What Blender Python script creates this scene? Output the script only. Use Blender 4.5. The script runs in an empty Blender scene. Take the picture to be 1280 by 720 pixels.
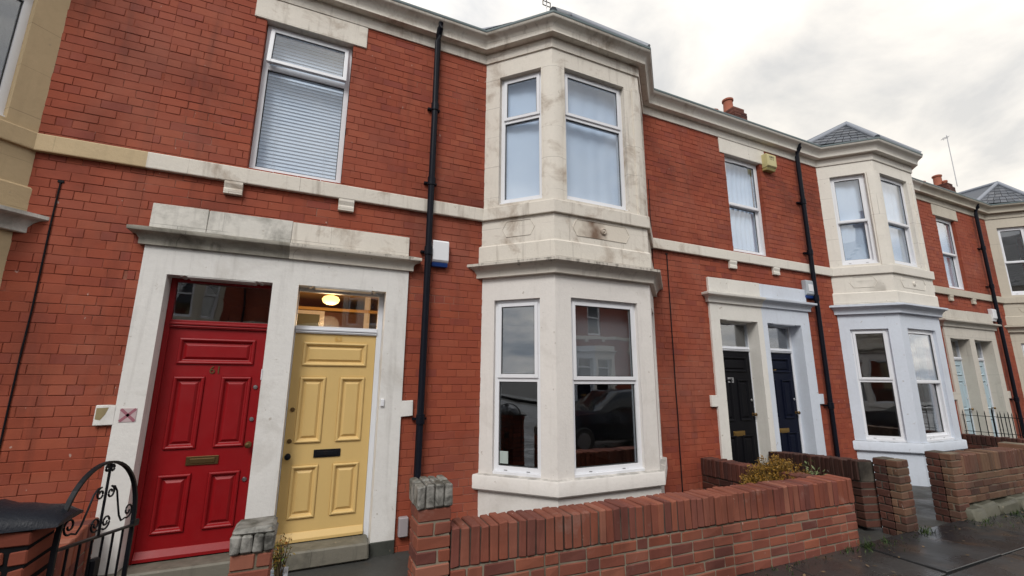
import bpy, bmesh, math, random
from math import sin, cos, pi, radians as rad
from mathutils import Vector, Matrix

# ------------------------------------------------------------------ camera, world, sun
S = bpy.context.scene
C = S.collection
random.seed(7)
cam_d = bpy.data.cameras.new('camera'); cam = bpy.data.objects.new('camera', cam_d); C.objects.link(cam)
cam_d.sensor_width = 36.0; cam_d.lens = 543.21/1280*36.0; cam_d.clip_start = .05; cam_d.clip_end = 2000
YAW, PITCH, ROLL = rad(23.981), rad(11.547), rad(.364)
fw = Vector((sin(YAW)*cos(PITCH), cos(YAW)*cos(PITCH), sin(PITCH)))
rt = Vector((cos(YAW), -sin(YAW), 0)); up = rt.cross(fw)
r2 = rt*cos(ROLL)+up*sin(ROLL); u2 = -rt*sin(ROLL)+up*cos(ROLL)
cam.matrix_world = Matrix.Translation((0, -4.848, 1.5445)) @ Matrix((r2, u2, -fw)).transposed().to_4x4()
S.camera = cam

SUN_EL, SUN_AZ = 46.0, 216.0      # azimuth clockwise from +Y (the facade looks towards -Y)
w = bpy.data.worlds.new('World'); S.world = w; w.use_nodes = True
nt = w.node_tree; N = nt.nodes; L = nt.links; N.clear()
out = N.new('ShaderNodeOutputWorld')
sky = N.new('ShaderNodeTexSky'); sky.sky_type = 'NISHITA'; sky.sun_disc = False
sky.sun_elevation = rad(SUN_EL); sky.sun_rotation = rad(SUN_AZ)
bg1 = N.new('ShaderNodeBackground'); bg1.inputs[1].default_value = .07; L.new(sky.outputs[0], bg1.inputs[0])
tc = N.new('ShaderNodeTexCoord'); sep = N.new('ShaderNodeSeparateXYZ'); L.new(tc.outputs['Generated'], sep.inputs[0])
def wmath(op, a, b=None):
    n = N.new('ShaderNodeMath'); n.operation = op
    for i, x in enumerate((a, b)):
        if x is None: continue
        if isinstance(x, (int, float)): n.inputs[i].default_value = x
        else: L.new(x, n.inputs[i])
    return n.outputs[0]
zc = wmath('ADD', wmath('MAXIMUM', sep.outputs[2], 0.0), .22)
comb = N.new('ShaderNodeCombineXYZ')
L.new(wmath('DIVIDE', sep.outputs[0], zc), comb.inputs[0]); L.new(wmath('DIVIDE', sep.outputs[1], zc), comb.inputs[1])
no1 = N.new('ShaderNodeTexNoise'); no1.inputs['Scale'].default_value = 1.5; no1.inputs['Detail'].default_value = 7; no1.inputs['Roughness'].default_value = .56
no1.inputs['Distortion'].default_value = .35
L.new(comb.outputs[0], no1.inputs['Vector'])
cr = N.new('ShaderNodeValToRGB'); L.new(no1.outputs[0], cr.inputs[0])
e = cr.color_ramp.elements; e[0].position = .38; e[0].color = (.37, .41, .47, 1); e[1].position = .60; e[1].color = (.90, .865, .815, 1)
em = cr.color_ramp.elements.new(.5); em.color = (.64, .642, .65, 1); em.position = .49
# a paler, warmer band of cloud low in the direction the street runs
dirn = N.new('ShaderNodeVectorMath'); dirn.operation = 'DOT_PRODUCT'; dirn.inputs[1].default_value = (.80, .60, .0)
L.new(tc.outputs['Generated'], dirn.inputs[0])
mr = N.new('ShaderNodeMapRange'); mr.inputs[1].default_value = .45; mr.inputs[2].default_value = 1.0; L.new(dirn.outputs['Value'], mr.inputs[0])
warm = N.new('ShaderNodeMix'); warm.data_type = 'RGBA'; warm.blend_type = 'MIX'
L.new(wmath('MULTIPLY', mr.outputs[0], .42), warm.inputs[0]); L.new(cr.outputs[0], warm.inputs[6]); warm.inputs[7].default_value = (.95, .835, .65, 1)
bg2 = N.new('ShaderNodeBackground'); bg2.inputs[1].default_value = 1.0; L.new(warm.outputs[2], bg2.inputs[0])
no2 = N.new('ShaderNodeTexNoise'); no2.inputs['Scale'].default_value = .8; no2.inputs['Detail'].default_value = 4; L.new(comb.outputs[0], no2.inputs['Vector'])
cov = N.new('ShaderNodeMapRange'); cov.inputs[1].default_value = .3; cov.inputs[2].default_value = .45; cov.inputs[3].default_value = .8; cov.inputs[4].default_value = .97
L.new(no2.outputs[0], cov.inputs[0])
mx = N.new('ShaderNodeMixShader'); L.new(cov.outputs[0], mx.inputs[0]); L.new(bg1.outputs[0], mx.inputs[1]); L.new(bg2.outputs[0], mx.inputs[2])
L.new(mx.outputs[0], out.inputs[0])
sd = bpy.data.lights.new('sun', 'SUN'); sd.energy = 1.5; sd.angle = rad(24); sd.color = (1, .965, .92)
sun = bpy.data.objects.new('sun', sd); C.objects.link(sun)
az, el = rad(SUN_AZ), rad(SUN_EL)
sun.rotation_euler = Vector((sin(az)*cos(el), cos(az)*cos(el), sin(el))).to_track_quat('Z', 'Y').to_euler()
S.view_settings.view_transform = 'Standard'; S.view_settings.look = 'None'; S.view_settings.gamma = 1
S.view_settings.use_curve_mapping = False; S.view_settings.exposure = .54
S.render.engine = 'CYCLES'; S.render.resolution_x = 1024; S.render.resolution_y = 576
S.cycles.max_bounces = 8; S.cycles.transparent_max_bounces = 12; S.cycles.caustics_reflective = False; S.cycles.caustics_refractive = False

# ------------------------------------------------------------------ mesh helpers
class MB:
    def __init__(s, xf=None): s.v = []; s.f = []; s.m = []; s.r = []; s.xf = xf
    def V(s, p):
        p = s.xf(*p) if s.xf else p
        s.v.append(tuple(p)); return len(s.v)-1
    def F(s, idx, mat=0, r=.5): s.f.append(tuple(idx)); s.m.append(mat); s.r.append(r)
    def poly(s, pts, mat=0, r=.5): s.F([s.V(p) for p in pts], mat, r)
    def box(s, x0, x1, y0, y1, z0, z1, mat=0, r=.5):
        i = [s.V((x, y, z)) for x in (x0, x1) for y in (y0, y1) for z in (z0, z1)]
        for q in ((0,1,3,2), (4,6,7,5), (0,4,5,1), (2,3,7,6), (0,2,6,4), (1,5,7,3)): s.F([i[k] for k in q], mat, r)
    def cbox(s, lo, hi, c=.004, mat=0, r=.5, jit=0.0):
        """box with every edge chamfered and its corners a little out of true"""
        vid = {}
        for sx in (0, 1):
            for sy in (0, 1):
                for sz in (0, 1):
                    k = (sx, sy, sz); p = [(lo[a], hi[a])[k[a]] + random.uniform(-jit, jit) for a in range(3)]
                    for a in range(3):
                        q = [p[b] + (0 if b == a else (c if k[b] == 0 else -c)) for b in range(3)]
                        vid[k, a] = s.V(q)
        for a in range(3):
            b, d = [x for x in range(3) if x != a]
            for sg in (0, 1):
                ring = []
                for (p, q) in ((0,0), (1,0), (1,1), (0,1)):
                    k = [0,0,0]; k[a] = sg; k[b] = p; k[d] = q; ring.append(vid[tuple(k), a])
                s.F(ring, mat, r)
            for p in (0, 1):
                for q in (0, 1):
                    k0 = [0,0,0]; k1 = [0,0,0]; k0[b] = k1[b] = p; k0[d] = k1[d] = q; k0[a] = 0; k1[a] = 1
                    k0 = tuple(k0); k1 = tuple(k1)
                    s.F([vid[k0, b], vid[k1, b], vid[k1, d], vid[k0, d]], mat, r)
        for k in [(x, y, z) for x in (0,1) for y in (0,1) for z in (0,1)]: s.F([vid[k,0], vid[k,1], vid[k,2]], mat, r)
    def fbrick(s, x0, x1, z0, z1, y, d, c, r, mat=0):
        """brick of a wall: chamfered face at y, sides running back to y+d"""
        j = lambda: random.uniform(-.0016, .0016)
        o = [(x0+j(), z0+j()), (x1+j(), z0+j()), (x1+j(), z1+j()), (x0+j(), z1+j())]
        yy = y + random.uniform(-.0025, .0015); t1, t2 = random.uniform(-.0012, .0012), random.uniform(-.0012, .0012)
        ins = [(1,1), (-1,1), (-1,-1), (1,-1)]
        A = [s.V((px+c*a, yy+t1*a+t2*b, pz+c*b)) for (px, pz), (a, b) in zip(o, ins)]
        B = [s.V((px, yy+c*.8, pz)) for px, pz in o]
        D = [s.V((px, y+d, pz)) for px, pz in o]
        s.F(A, mat, r)
        for k in range(4):
            n = (k+1) % 4
            s.F((A[k], B[k], B[n], A[n]), mat, r); s.F((B[k], D[k], D[n], B[n]), mat, r)
    def tube(s, pts, rad_, n=8, mat=0, caps=True):
        pts = [Vector(p) for p in pts]; rings = []
        ref = Vector((0, 0, 1))
        for i, p in enumerate(pts):
            a = pts[max(0, i-1)]; b = pts[min(len(pts)-1, i+1)]; t = (b-a).normalized()
            rr = rad_[i] if isinstance(rad_, (list, tuple)) else rad_
            x = t.cross(ref)
            if x.length < .05: x = t.cross(Vector((1, 0, 0)))
            x.normalize(); y = t.cross(x)
            rings.append([s.V(p + x*rr*cos(2*pi*k/n) + y*rr*sin(2*pi*k/n)) for k in range(n)])
        for a, b in zip(rings, rings[1:]):
            for k in range(n): s.F((a[k], a[(k+1)%n], b[(k+1)%n], b[k]), mat)
        if caps: s.F(rings[0], mat); s.F(rings[-1][::-1], mat)
    def lathe(s, prof, c, n=20, mat=0, axis='z'):
        rings = []
        for r, h in prof:
            ring = []
            for k in range(n):
                a = 2*pi*k/n
                if axis == 'z': p = (c[0]+r*cos(a), c[1]+r*sin(a), c[2]+h)
                else: p = (c[0]+r*cos(a), c[1]+h, c[2]+r*sin(a))
                ring.append(s.V(p))
            rings.append(ring)
        for a, b in zip(rings, rings[1:]):
            for k in range(n): s.F((a[k], a[(k+1)%n], b[(k+1)%n], b[k]), mat)
        s.F(rings[0], mat); s.F(rings[-1], mat)
    def prism(s, prof, x0, x1, mat=0):
        """profile of (y, z) points extruded along x"""
        a = [s.V((x0, y, z)) for y, z in prof]; b = [s.V((x1, y, z)) for y, z in prof]; n = len(prof)
        for k in range(n): s.F((a[k], a[(k+1)%n], b[(k+1)%n], b[k]), mat)
        s.F(a, mat); s.F(b[::-1], mat)
    def sweep(s, path, prof, ends='flat', cap=True, mat=0):
        n = len(path); P = [Vector(p) for p in path]
        T = [(P[i+1]-P[i]).normalized() for i in range(n-1)]; Nn = [Vector((t.y, -t.x)) for t in T]
        cols = []
        for i in range(n):
            col = []
            for o, z in prof:
                if 0 < i < n-1:
                    m = (Nn[i-1]+Nn[i])/(1+Nn[i-1].dot(Nn[i])); q = P[i]+m*o
                else:
                    k = 0 if i == 0 else n-2; q = P[i]+Nn[k]*o
                    if ends == 'wall' and abs(T[k].y) > 1e-3: q = q + T[k]*(-(Nn[k].y*o)/T[k].y)
                col.append(s.V((q.x, q.y, z)))
            cols.append(col)
        for a, b in zip(cols, cols[1:]):
            for k in range(len(prof)-1): s.F((a[k], b[k], b[k+1], a[k+1]), mat)
        if cap: s.F(cols[0], mat); s.F(cols[-1][::-1], mat)
    def facewall(s, A, B, z0, z1, holes, reveal, mat=0, inner=None):
        """wall face from A to B with openings (t0,t1,z0,z1) and reveals running back into the wall"""
        A = Vector(A); B = Vector(B); Ln = (B-A).length; t = (B-A)/Ln; n = Vector((t.y, -t.x))
        ts = sorted({0, Ln, *[h[0] for h in holes], *[h[1] for h in holes]}); zs = sorted({z0, z1, *[h[2] for h in holes], *[h[3] for h in holes]})
        P = lambda a, z, d=0: (A.x+t.x*a-n.x*d, A.y+t.y*a-n.y*d, z)
        for a, b in zip(ts, ts[1:]):
            for c, d in zip(zs, zs[1:]):
                if any(h[0]-1e-6 <= a and b <= h[1]+1e-6 and h[2]-1e-6 <= c and d <= h[3]+1e-6 for h in holes): continue
                s.poly([P(a,c), P(b,c), P(b,d), P(a,d)], mat)
        for h in holes:
            c = [(h[0],h[2]), (h[1],h[2]), (h[1],h[3]), (h[0],h[3])]
            for k in range(4):
                (a, za), (b, zb) = c[k], c[(k+1)%4]
                s.poly([P(a,za), P(b,zb), P(b,zb,reveal), P(a,za,reveal)], mat)
    def build(s, name, mats, parent=None, smooth=None, bevel=0, weld=False):
        me = bpy.data.meshes.new(name); me.from_pydata(s.v, [], s.f)
        if not isinstance(mats, (list, tuple)): mats = [mats]
        for m in mats: me.materials.append(m)
        me.polygons.foreach_set('material_index', s.m)
        at = me.attributes.new('rnd', 'FLOAT', 'FACE'); at.data.foreach_set('value', s.r)
        bm = bmesh.new(); bm.from_mesh(me)
        if weld or bevel: bmesh.ops.remove_doubles(bm, verts=bm.verts, dist=.0004)
        bmesh.ops.recalc_face_normals(bm, faces=bm.faces); bm.to_mesh(me); bm.free()
        o = bpy.data.objects.new(name, me); C.objects.link(o)
        if parent: o.parent = parent
        if smooth is not None:
            me.polygons.foreach_set('use_smooth', [True]*len(me.polygons)); me.set_sharp_from_angle(angle=rad(smooth))
        if bevel:
            b = o.modifiers.new('bevel', 'BEVEL'); b.width = bevel; b.segments = 2; b.limit_method = 'ANGLE'; b.angle_limit = rad(35)
        return o

def tag(o, label=None, cat=None, group=None, kind=None):
    for k, v in (('label', label), ('category', cat), ('group', group), ('kind', kind)):
        if v: o[k] = v
    return o
def thing(name, loc, label, cat, group=None, rz=0):
    o = bpy.data.objects.new(name, None); C.objects.link(o); o.location = loc; o.rotation_euler = (0, 0, rz); o.empty_display_size = .2
    return tag(o, label, cat, group)
def copy_tree(o, parent=None):
    c = o.copy(); C.objects.link(c)
    if parent: c.parent = parent
    for ch in list(o.children): copy_tree(ch, c)
    return c

# ------------------------------------------------------------------ materials
class NT:
    def __init__(s, name):
        s.m = bpy.data.materials.new(name); s.m.use_nodes = True; s.t = s.m.node_tree; s.n = s.t.nodes; s.l = s.t.links
        s.b = s.n['Principled BSDF']; s.pos = s.n.new('ShaderNodeNewGeometry')
    def noise(s, scale, detail=4, rough=.55, vec=None, sc=None, dist=0):
        n = s.n.new('ShaderNodeTexNoise'); n.inputs['Scale'].default_value = scale; n.inputs['Detail'].default_value = detail
        n.inputs['Roughness'].default_value = rough; n.inputs['Distortion'].default_value = dist
        v = vec or s.pos.outputs['Position']
        if sc:
            mp = s.n.new('ShaderNodeMapping'); mp.inputs['Scale'].default_value = sc; s.l.new(v, mp.inputs[0]); v = mp.outputs[0]
        s.l.new(v, n.inputs['Vector']); return n.outputs[0]
    def ramp(s, f, stops):
        r = s.n.new('ShaderNodeValToRGB'); s.l.new(f, r.inputs[0]); el = r.color_ramp.elements
        while len(el) < len(stops): el.new(.5)
        for e_, (p, c) in zip(el, stops):
            e_.position = p; e_.color = (c, c, c, 1) if isinstance(c, (int, float)) else (*c, 1)
        return r.outputs[0]
    def mix(s, f, a, b, mode='MIX'):
        n = s.n.new('ShaderNodeMix'); n.data_type = 'RGBA'; n.blend_type = mode
        for i, x in ((0, f), (6, a), (7, b)):
            if isinstance(x, (int, float)): n.inputs[i].default_value = x
            elif isinstance(x, tuple): n.inputs[i].default_value = (*x, 1)
            else: s.l.new(x, n.inputs[i])
        return n.outputs[2]
    def math(s, op, a, b=0.0):
        n = s.n.new('ShaderNodeMath'); n.operation = op
        for i, x in enumerate((a, b)):
            if isinstance(x, (int, float)): n.inputs[i].default_value = x
            else: s.l.new(x, n.inputs[i])
        return n.outputs[0]
    def attr(s, name='rnd'):
        a = s.n.new('ShaderNodeAttribute'); a.attribute_name = name; return a.outputs['Fac']
    def col(s, c):
        if isinstance(c, tuple): s.b.inputs['Base Color'].default_value = (*c, 1)
        else: s.l.new(c, s.b.inputs['Base Color'])
    def rough(s, r, spec=None):
        if isinstance(r, (int, float)): s.b.inputs['Roughness'].default_value = r
        else: s.l.new(r, s.b.inputs['Roughness'])
        if spec is not None: s.b.inputs['Specular IOR Level'].default_value = spec
    def bump(s, h, strength=.3, dist=.01):
        n = s.n.new('ShaderNodeBump'); n.inputs['Strength'].default_value = strength; n.inputs['Distance'].default_value = dist
        s.l.new(h, n.inputs['Height']); s.l.new(n.outputs[0], s.b.inputs['Normal'])
    def upz(s):
        x = s.n.new('ShaderNodeSeparateXYZ'); s.l.new(s.pos.outputs['True Normal'], x.inputs[0]); return x.outputs[2]

def stone(name, c, dirt=(.20, .155, .11), amt=.5, streak=.3, moss=.6, gl=.6, lo=.54, bs=1.7, drip=(), joints=True):
    t = NT(name)
    a = t.mix(t.noise(2.2, 5), tuple(x*.9 for x in c), tuple(min(1, x*1.06) for x in c))
    a = t.mix(t.math('MULTIPLY', t.ramp(t.noise(26, 6, .65), [(.38, 0), (.72, 1)]), .14), a, tuple(x*.62 for x in c))
    bl = t.math('MULTIPLY', t.ramp(t.noise(bs, 9, .66, dist=.5), [(lo, 0), (lo+.18, 1)]), amt)
    a = t.mix(bl, a, dirt)
    st = t.math('MULTIPLY', t.ramp(t.noise(1.0, 6, .6, sc=(11, 11, .9)), [(.56, 0), (.78, 1)]), streak)
    a = t.mix(st, a, tuple(x*.55 for x in dirt))
    sp_ = t.n.new('ShaderNodeSeparateXYZ'); t.l.new(t.pos.outputs['Position'], sp_.inputs[0])
    for z0_, z1_ in drip:      # soot run down from the weathered edge in tongues of uneven length
        mr_ = t.n.new('ShaderNodeMapRange'); mr_.inputs[1].default_value = z0_; mr_.inputs[2].default_value = z1_; t.l.new(sp_.outputs[2], mr_.inputs[0])
        k_ = t.math('ADD', t.noise(1.0, 5, .7, sc=(17, 17, 2.2)), t.math('MULTIPLY', mr_.outputs[0], .26))
        a = t.mix(t.math('MULTIPLY', t.ramp(k_, [(.67, 0), (.80, 1)]), .62), a, (.06, .05, .038))
    if joints:                 # fine bed and upright joints of the blocks, filled with paint in places
        cb = t.n.new('ShaderNodeCombineXYZ'); t.l.new(t.math('ADD', sp_.outputs[0], sp_.outputs[1]), cb.inputs[0]); t.l.new(sp_.outputs[2], cb.inputs[1])
        bt = t.n.new('ShaderNodeTexBrick'); t.l.new(cb.outputs[0], bt.inputs['Vector']); bt.inputs['Scale'].default_value = 1; bt.inputs['Mortar Size'].default_value = .0028; bt.inputs['Mortar Smooth'].default_value = .2
        bt.inputs['Brick Width'].default_value = .97; bt.inputs['Row Height'].default_value = .415; bt.offset = .37
        a = t.mix(t.math('MULTIPLY', t.math('MULTIPLY', bt.outputs['Fac'], t.ramp(t.noise(1.3, 3), [(.42, 0), (.56, 1)])), .5), a, tuple(x*.35 for x in dirt))
    # grime and moss lying on the ledges, which break up into patches
    led = t.math('MULTIPLY', t.math('MULTIPLY', t.ramp(t.upz(), [(.55, 0), (.85, 1)]), t.ramp(t.noise(9, 5), [(.3, .25), (.6, 1)])), moss)
    a = t.mix(led, a, (.055, .055, .04))
    # small chips and pock marks
    ch = t.math('MULTIPLY', t.ramp(t.noise(17, 3, .5), [(.70, 0), (.745, 1)]), .5)
    a = t.mix(ch, a, (.30, .245, .18))
    t.col(a); t.rough(gl, .35); t.bump(t.math('ADD', t.noise(38, 7, .7), t.math('MULTIPLY', t.noise(5, 3), 1.4)), .22, .012)
    return t.m
def brick(name, tones, grime=.35, lime=.12, rough=.78, rr=(.25, .75)):
    t = NT(name); r = t.attr()
    n = len(tones); a = t.ramp(r, [((i+.5)/n, c) for i, c in enumerate(tones)])
    # every brick fired a bit unevenly
    a = t.mix(t.math('MULTIPLY', t.noise(11, 6, .65), .5), a, t.mix(.5, a, (.10, .025, .018)))
    g = t.math('MULTIPLY', t.ramp(t.noise(.75, 7, .6, dist=.5), [(.50, 0), (.72, 1)]), grime)
    a = t.mix(g, a, (.055, .02, .016))
    wr = t.math('MULTIPLY', t.ramp(t.noise(1.0, 7, .62, sc=(4.5, 4.5, .38), dist=.3), [(.55, 0), (.72, 1)]), grime*.75)
    a = t.mix(wr, a, (.075, .024, .018))
    hz = t.math('MULTIPLY', t.ramp(t.noise(.9, 5, .6, dist=.6), [(.48, 0), (.72, 1)]), .34)
    a = t.mix(hz, a, (.37, .145, .10))
    li = t.math('MULTIPLY', t.ramp(t.noise(2.3, 9, .72, dist=.6), [(.60, 0), (.80, 1)]), lime)
    a = t.mix(li, a, (.42, .33, .29))
    sp = t.math('MULTIPLY', t.ramp(t.noise(21, 2, .5, sc=(1, 1, .55)), [(.735, 0), (.755, 1)]), .55 if lime > .05 else .2)
    a = t.mix(sp, a, (.50, .42, .37))
    t.col(a); t.rough(rough, .25); t.bump(t.noise(55, 6, .7), .25, .006)
    return t.m
def mortar(name, a, b, lo=.45, hi=.62):
    t = NT(name); t.col(t.mix(t.ramp(t.noise(1.1, 6, .65, dist=.4), [(lo, 0), (hi, 1)]), a, b)); t.rough(.95, .1); t.bump(t.noise(70, 5), .4, .006); return t.m
def paint(name, c, rough=.35, var=.12, wear=0., wc=(.3, .25, .2), bump=.06):
    t = NT(name); a = t.mix(t.math('ADD', t.math('MULTIPLY', t.noise(4, 6, .6), .6), t.math('MULTIPLY', t.noise(1, 6, .7, sc=(55, 55, 2.5)), .4)), tuple(x*(1-var) for x in c), tuple(min(1, x*(1+var*.5)) for x in c))
    if wear: a = t.mix(t.math('MULTIPLY', t.ramp(t.noise(9, 8, .7), [(.62, 0), (.74, 1)]), wear), a, wc)
    t.col(a); t.rough(t.math('ADD', t.math('MULTIPLY', t.noise(7, 6, .65), .42), rough-.2)); t.bump(t.math('ADD', t.noise(60, 4, .6), t.noise(1, 4, .6, sc=(160, 160, 5))), bump, .004); return t.m
def plain(name, c, rough=.5, metal=0., spec=.5):
    t = NT(name); t.col(c); t.rough(rough, spec); t.b.inputs['Metallic'].default_value = metal; return t.m
def emit(name, c, k):
    t = NT(name); t.col((.9, .8, .6)); t.b.inputs['Emission Color'].default_value = (*c, 1); t.b.inputs['Emission Strength'].default_value = k; return t.m
def glass(name, refl=1.0, tint=(.945, .965, .985), base=.02):
    t = NT(name); n, l = t.n, t.l; n.remove(t.b); o = n['Material Output']
    tr = n.new('ShaderNodeBsdfTransparent'); tr.inputs[0].default_value = (*tint, 1)
    gl = n.new('ShaderNodeBsdfGlossy'); gl.inputs['Roughness'].default_value = .012; gl.inputs[0].default_value = (.97, .98, 1, 1)
    bp = n.new('ShaderNodeBump'); bp.inputs['Strength'].default_value = .02; bp.inputs['Distance'].default_value = .05
    l.new(t.noise(2.6, 1), bp.inputs['Height']); l.new(bp.outputs[0], gl.inputs['Normal'])
    fr = n.new('ShaderNodeFresnel')   # the pane does not bend light, so its back face must not reflect totally
    io = t.math('ADD', t.math('MULTIPLY', t.pos.outputs['Backfacing'], 1/1.52-1.52), 1.52); l.new(io, fr.inputs[0])
    mx_ = n.new('ShaderNodeMixShader'); f = t.math('ADD', t.math('MULTIPLY', fr.outputs[0], refl), base)
    l.new(t.math('MINIMUM', f, 1.0), mx_.inputs[0]); l.new(tr.outputs[0], mx_.inputs[1]); l.new(gl.outputs[0], mx_.inputs[2]); l.new(mx_.outputs[0], o.inputs[0])
    return t.m

REDS = [(.315,.070,.036), (.335,.077,.039), (.295,.065,.036), (.35,.083,.041), (.325,.073,.037), (.265,.060,.040), (.335,.076,.038), (.305,.067,.036), (.36,.090,.047)]
WALLR = [(.25,.076,.044), (.20,.06,.04), (.285,.092,.052), (.165,.052,.039), (.26,.08,.046), (.31,.125,.082), (.22,.068,.043), (.19,.062,.046), (.13,.045,.036)]
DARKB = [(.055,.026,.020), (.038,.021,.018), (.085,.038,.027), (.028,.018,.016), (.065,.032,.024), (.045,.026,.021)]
YELB = [(.15,.095,.06), (.12,.062,.04), (.18,.115,.07), (.075,.042,.031), (.13,.066,.043), (.06,.036,.028), (.11,.07,.05)]
M = dict(
    brick=brick('facade_brick', REDS, .55, .11), mortar=mortar('facade_mortar', (.235,.064,.039), (.32,.18,.135), .52, .68),
    gbrick=brick('garden_brick', WALLR, .55, .42), gmortar=mortar('garden_mortar', (.10,.082,.058), (.25,.21,.16), .34, .52),
    dbrick=brick('dark_brick', DARKB, .6, .10), dmortar=mortar('dark_mortar', (.04,.035,.03), (.13,.115,.095)),
    ybrick=brick('buff_brick', YELB, .55, .12), ymortar=mortar('buff_mortar', (.12,.10,.075), (.24,.2,.15)),
    rbrick=brick('boundary_brick', [(.11,.038,.027), (.08,.032,.025), (.14,.048,.032), (.055,.026,.022)], .75, .10),
    capstone=stone('coping_stone', (.30,.29,.265), (.045,.043,.037), .9, .7, .75, lo=.43, bs=9, joints=False),
    black=paint('black_iron', (.010,.011,.014), .42, .3, .3, (.05,.028,.018)), pipe=paint('black_pipe', (.009,.010,.016), .33, .3),
    blackcap=paint('black_coping', (.014,.016,.022), .36, .4, .5, (.06,.06,.065), .5),
    upvc=paint('white_plastic_frame', (.78,.79,.82), .32, .06, .12, (.5,.48,.44), .02), rubber=plain('seal', (.03,.03,.03), .7),
    glass=glass('window_glass', 1.7, base=.03), glassd=glass('window_glass_dark', 2.5, (.85,.88,.90), .05),
    slate=None, lead=paint('lead_flashing', (.25,.27,.31), .5, .2), tealcap=paint('gutter_edge', (.12,.16,.165), .5, .3),
    pot=paint('terracotta', (.33,.10,.055), .8, .25), brass=plain('brass', (.42,.27,.09), .38, 1.0), darkbrass=plain('aged_brass', (.20,.13,.06), .45, 1.0), steel=plain('steel', (.45,.45,.46), .35, 1.0),
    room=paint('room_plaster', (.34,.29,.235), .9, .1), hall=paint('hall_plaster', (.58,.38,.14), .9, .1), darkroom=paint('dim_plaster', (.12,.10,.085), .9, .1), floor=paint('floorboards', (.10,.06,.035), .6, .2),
    blind=paint('blind_slat', (.80,.88,.97), .5, .04), net=paint('net_curtain', (.74,.85,.99), .9, .05), amber=paint('glow_tinted_curtain', (.55,.24,.07), .9, .2), grey=paint('grey_blind', (.50,.48,.475), .9, .05),  # sky's blue put into blind and net colours, an orange glow into amber
    yellow=paint('yellow_gloss', (.67,.465,.185), .36, .10, .12, (.5,.33,.12)), red=paint('red_gloss', (.27,.006,.009), .40, .22, .25, (.17,.02,.025)),
    blackdoor=paint('black_gloss', (.006,.006,.008), .5, .2), navy=paint('navy_gloss', (.004,.006,.017), .5, .2), paleblue=paint('pale_blue_gloss', (.42,.53,.58), .4, .08),
    white=paint('white_gloss', (.72,.74,.78), .35, .08, .1), step=stone('worn_step', (.20,.185,.15), (.05,.05,.04), .8, .5, .5), damp=stone('damp_plinth', (.055,.058,.05), (.02,.022,.018), .6, .4, .5, joints=False),
    # house colours
    h1=stone('weathered_cream_stone', (.73,.68,.60), (.27,.185,.12), .66, .6, lo=.52, bs=2.8), h1low=stone('pale_render', (.77,.735,.695), (.36,.31,.25), .30, .16, joints=False),
    h1sur=stone('grey_white_paint', (.76,.745,.715), (.36,.32,.27), .45, .28, joints=False), h1blk=stone('flaking_whitewash', (.68,.655,.60), (.27,.26,.23), .85, .45, lo=.47, bs=2.6), h1drip=stone('drip_stained_stone', (.68,.63,.55), (.25,.18,.12), .5, .3, drip=((2.79, 2.865),)), h1hood=stone('stained_hood_stone', (.40,.375,.32), (.09,.08,.062), .85, .8, .8, lo=.46), h1bhood=stone('drip_stained_hood', (.60,.555,.49), (.17,.13,.095), .7, .6, .9, drip=((2.76, 2.895),)),
    h2=stone('clean_cream_paint', (.77,.73,.655), (.42,.36,.28), .18, .10), h2low=stone('blue_white_paint', (.66,.71,.79), (.42,.42,.42), .18, .12, joints=False), h2sur=stone('ivory_paint', (.77,.745,.69), (.42,.37,.3), .2, .14, joints=False),
    h3=stone('stone_grey_paint', (.55,.50,.41), (.30,.26,.2), .3, .2), h3sur=stone('stone_white_paint', (.60,.56,.49), (.28,.24,.2), .4, .25), h0=stone('beige_paint', (.54,.41,.24), (.30,.22,.12), .22, .15),
)
t = NT('slate'); r = t.attr(); a = t.ramp(r, [(.1, (.075,.082,.10)), (.5, (.11,.12,.145)), (.9, (.145,.15,.17))]); a = t.mix(t.math('MULTIPLY', t.noise(3, 6), .5), a, (.06,.065,.06)); t.col(a); t.rough(.55, .4); t.bump(t.noise(30, 5), .2, .006); M['slate'] = t.m
for k_ in ('black', 'pipe', 'blackcap', 'blackdoor', 'navy'): M[k_].node_tree.nodes['Principled BSDF'].inputs['Specular IOR Level'].default_value = .12
M['red'].node_tree.nodes['Principled BSDF'].inputs['Specular IOR Level'].default_value = .35

# ------------------------------------------------------------------ house builder
PER = 6.993
X0, X1 = -1.6, -1.6+PER
BL, BC, BF, BR, BD = 1.761, 2.40, 3.765, 4.404, .65        # bay: left foot, two front corners, right foot, depth
BAY = [(BL, 0), (BC, -BD), (BF, -BD), (BR, 0)]
LC = math.hypot(BC-BL, BD)
Z0, ZT = -.30, 5.69
COURSE = .0835

def brick_rows(mb, x0, x1, z0, z1, holes, y=0, d=.1, course=COURSE, st=.228, joint=.0052, header_every=4):
    k = 0; z = z0
    while z < z1-.02:
        zt = min(z+course, z1); zm = (z+zt)/2
        spans = [(x0, x1)]
        for h in holes:
            if h[2] < zm < h[3]:
                ns = []
                for a, b in spans:
                    if h[1] <= a or h[0] >= b: ns.append((a, b)); continue
                    if h[0] > a: ns.append((a, h[0]))
                    if h[1] < b: ns.append((h[1], b))
                spans = ns
        step = st/2 if k % header_every == 0 else st
        off = {0: .25*st, 1: 0, 2: .5*st, 3: 0}[k % 4] if header_every == 4 else (k % 2)*.5*st
        x = x0-off
        while x < x1:
            xe = x+step*random.uniform(.985, 1.015)
            for a, b in spans:
                p, q = max(x, a), min(xe, b)
                if p > a+.001 and p-a < .025: p = a
                if b-q < .025: q = b
                if q-p > .026: mb.fbrick(p+(joint/2 if p > a else .0005), q-(joint/2 if q < b else .0005), z+joint/2, zt-joint/2, y, d, .0026, random.random())
            x = xe
        z = zt; k += 1

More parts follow.
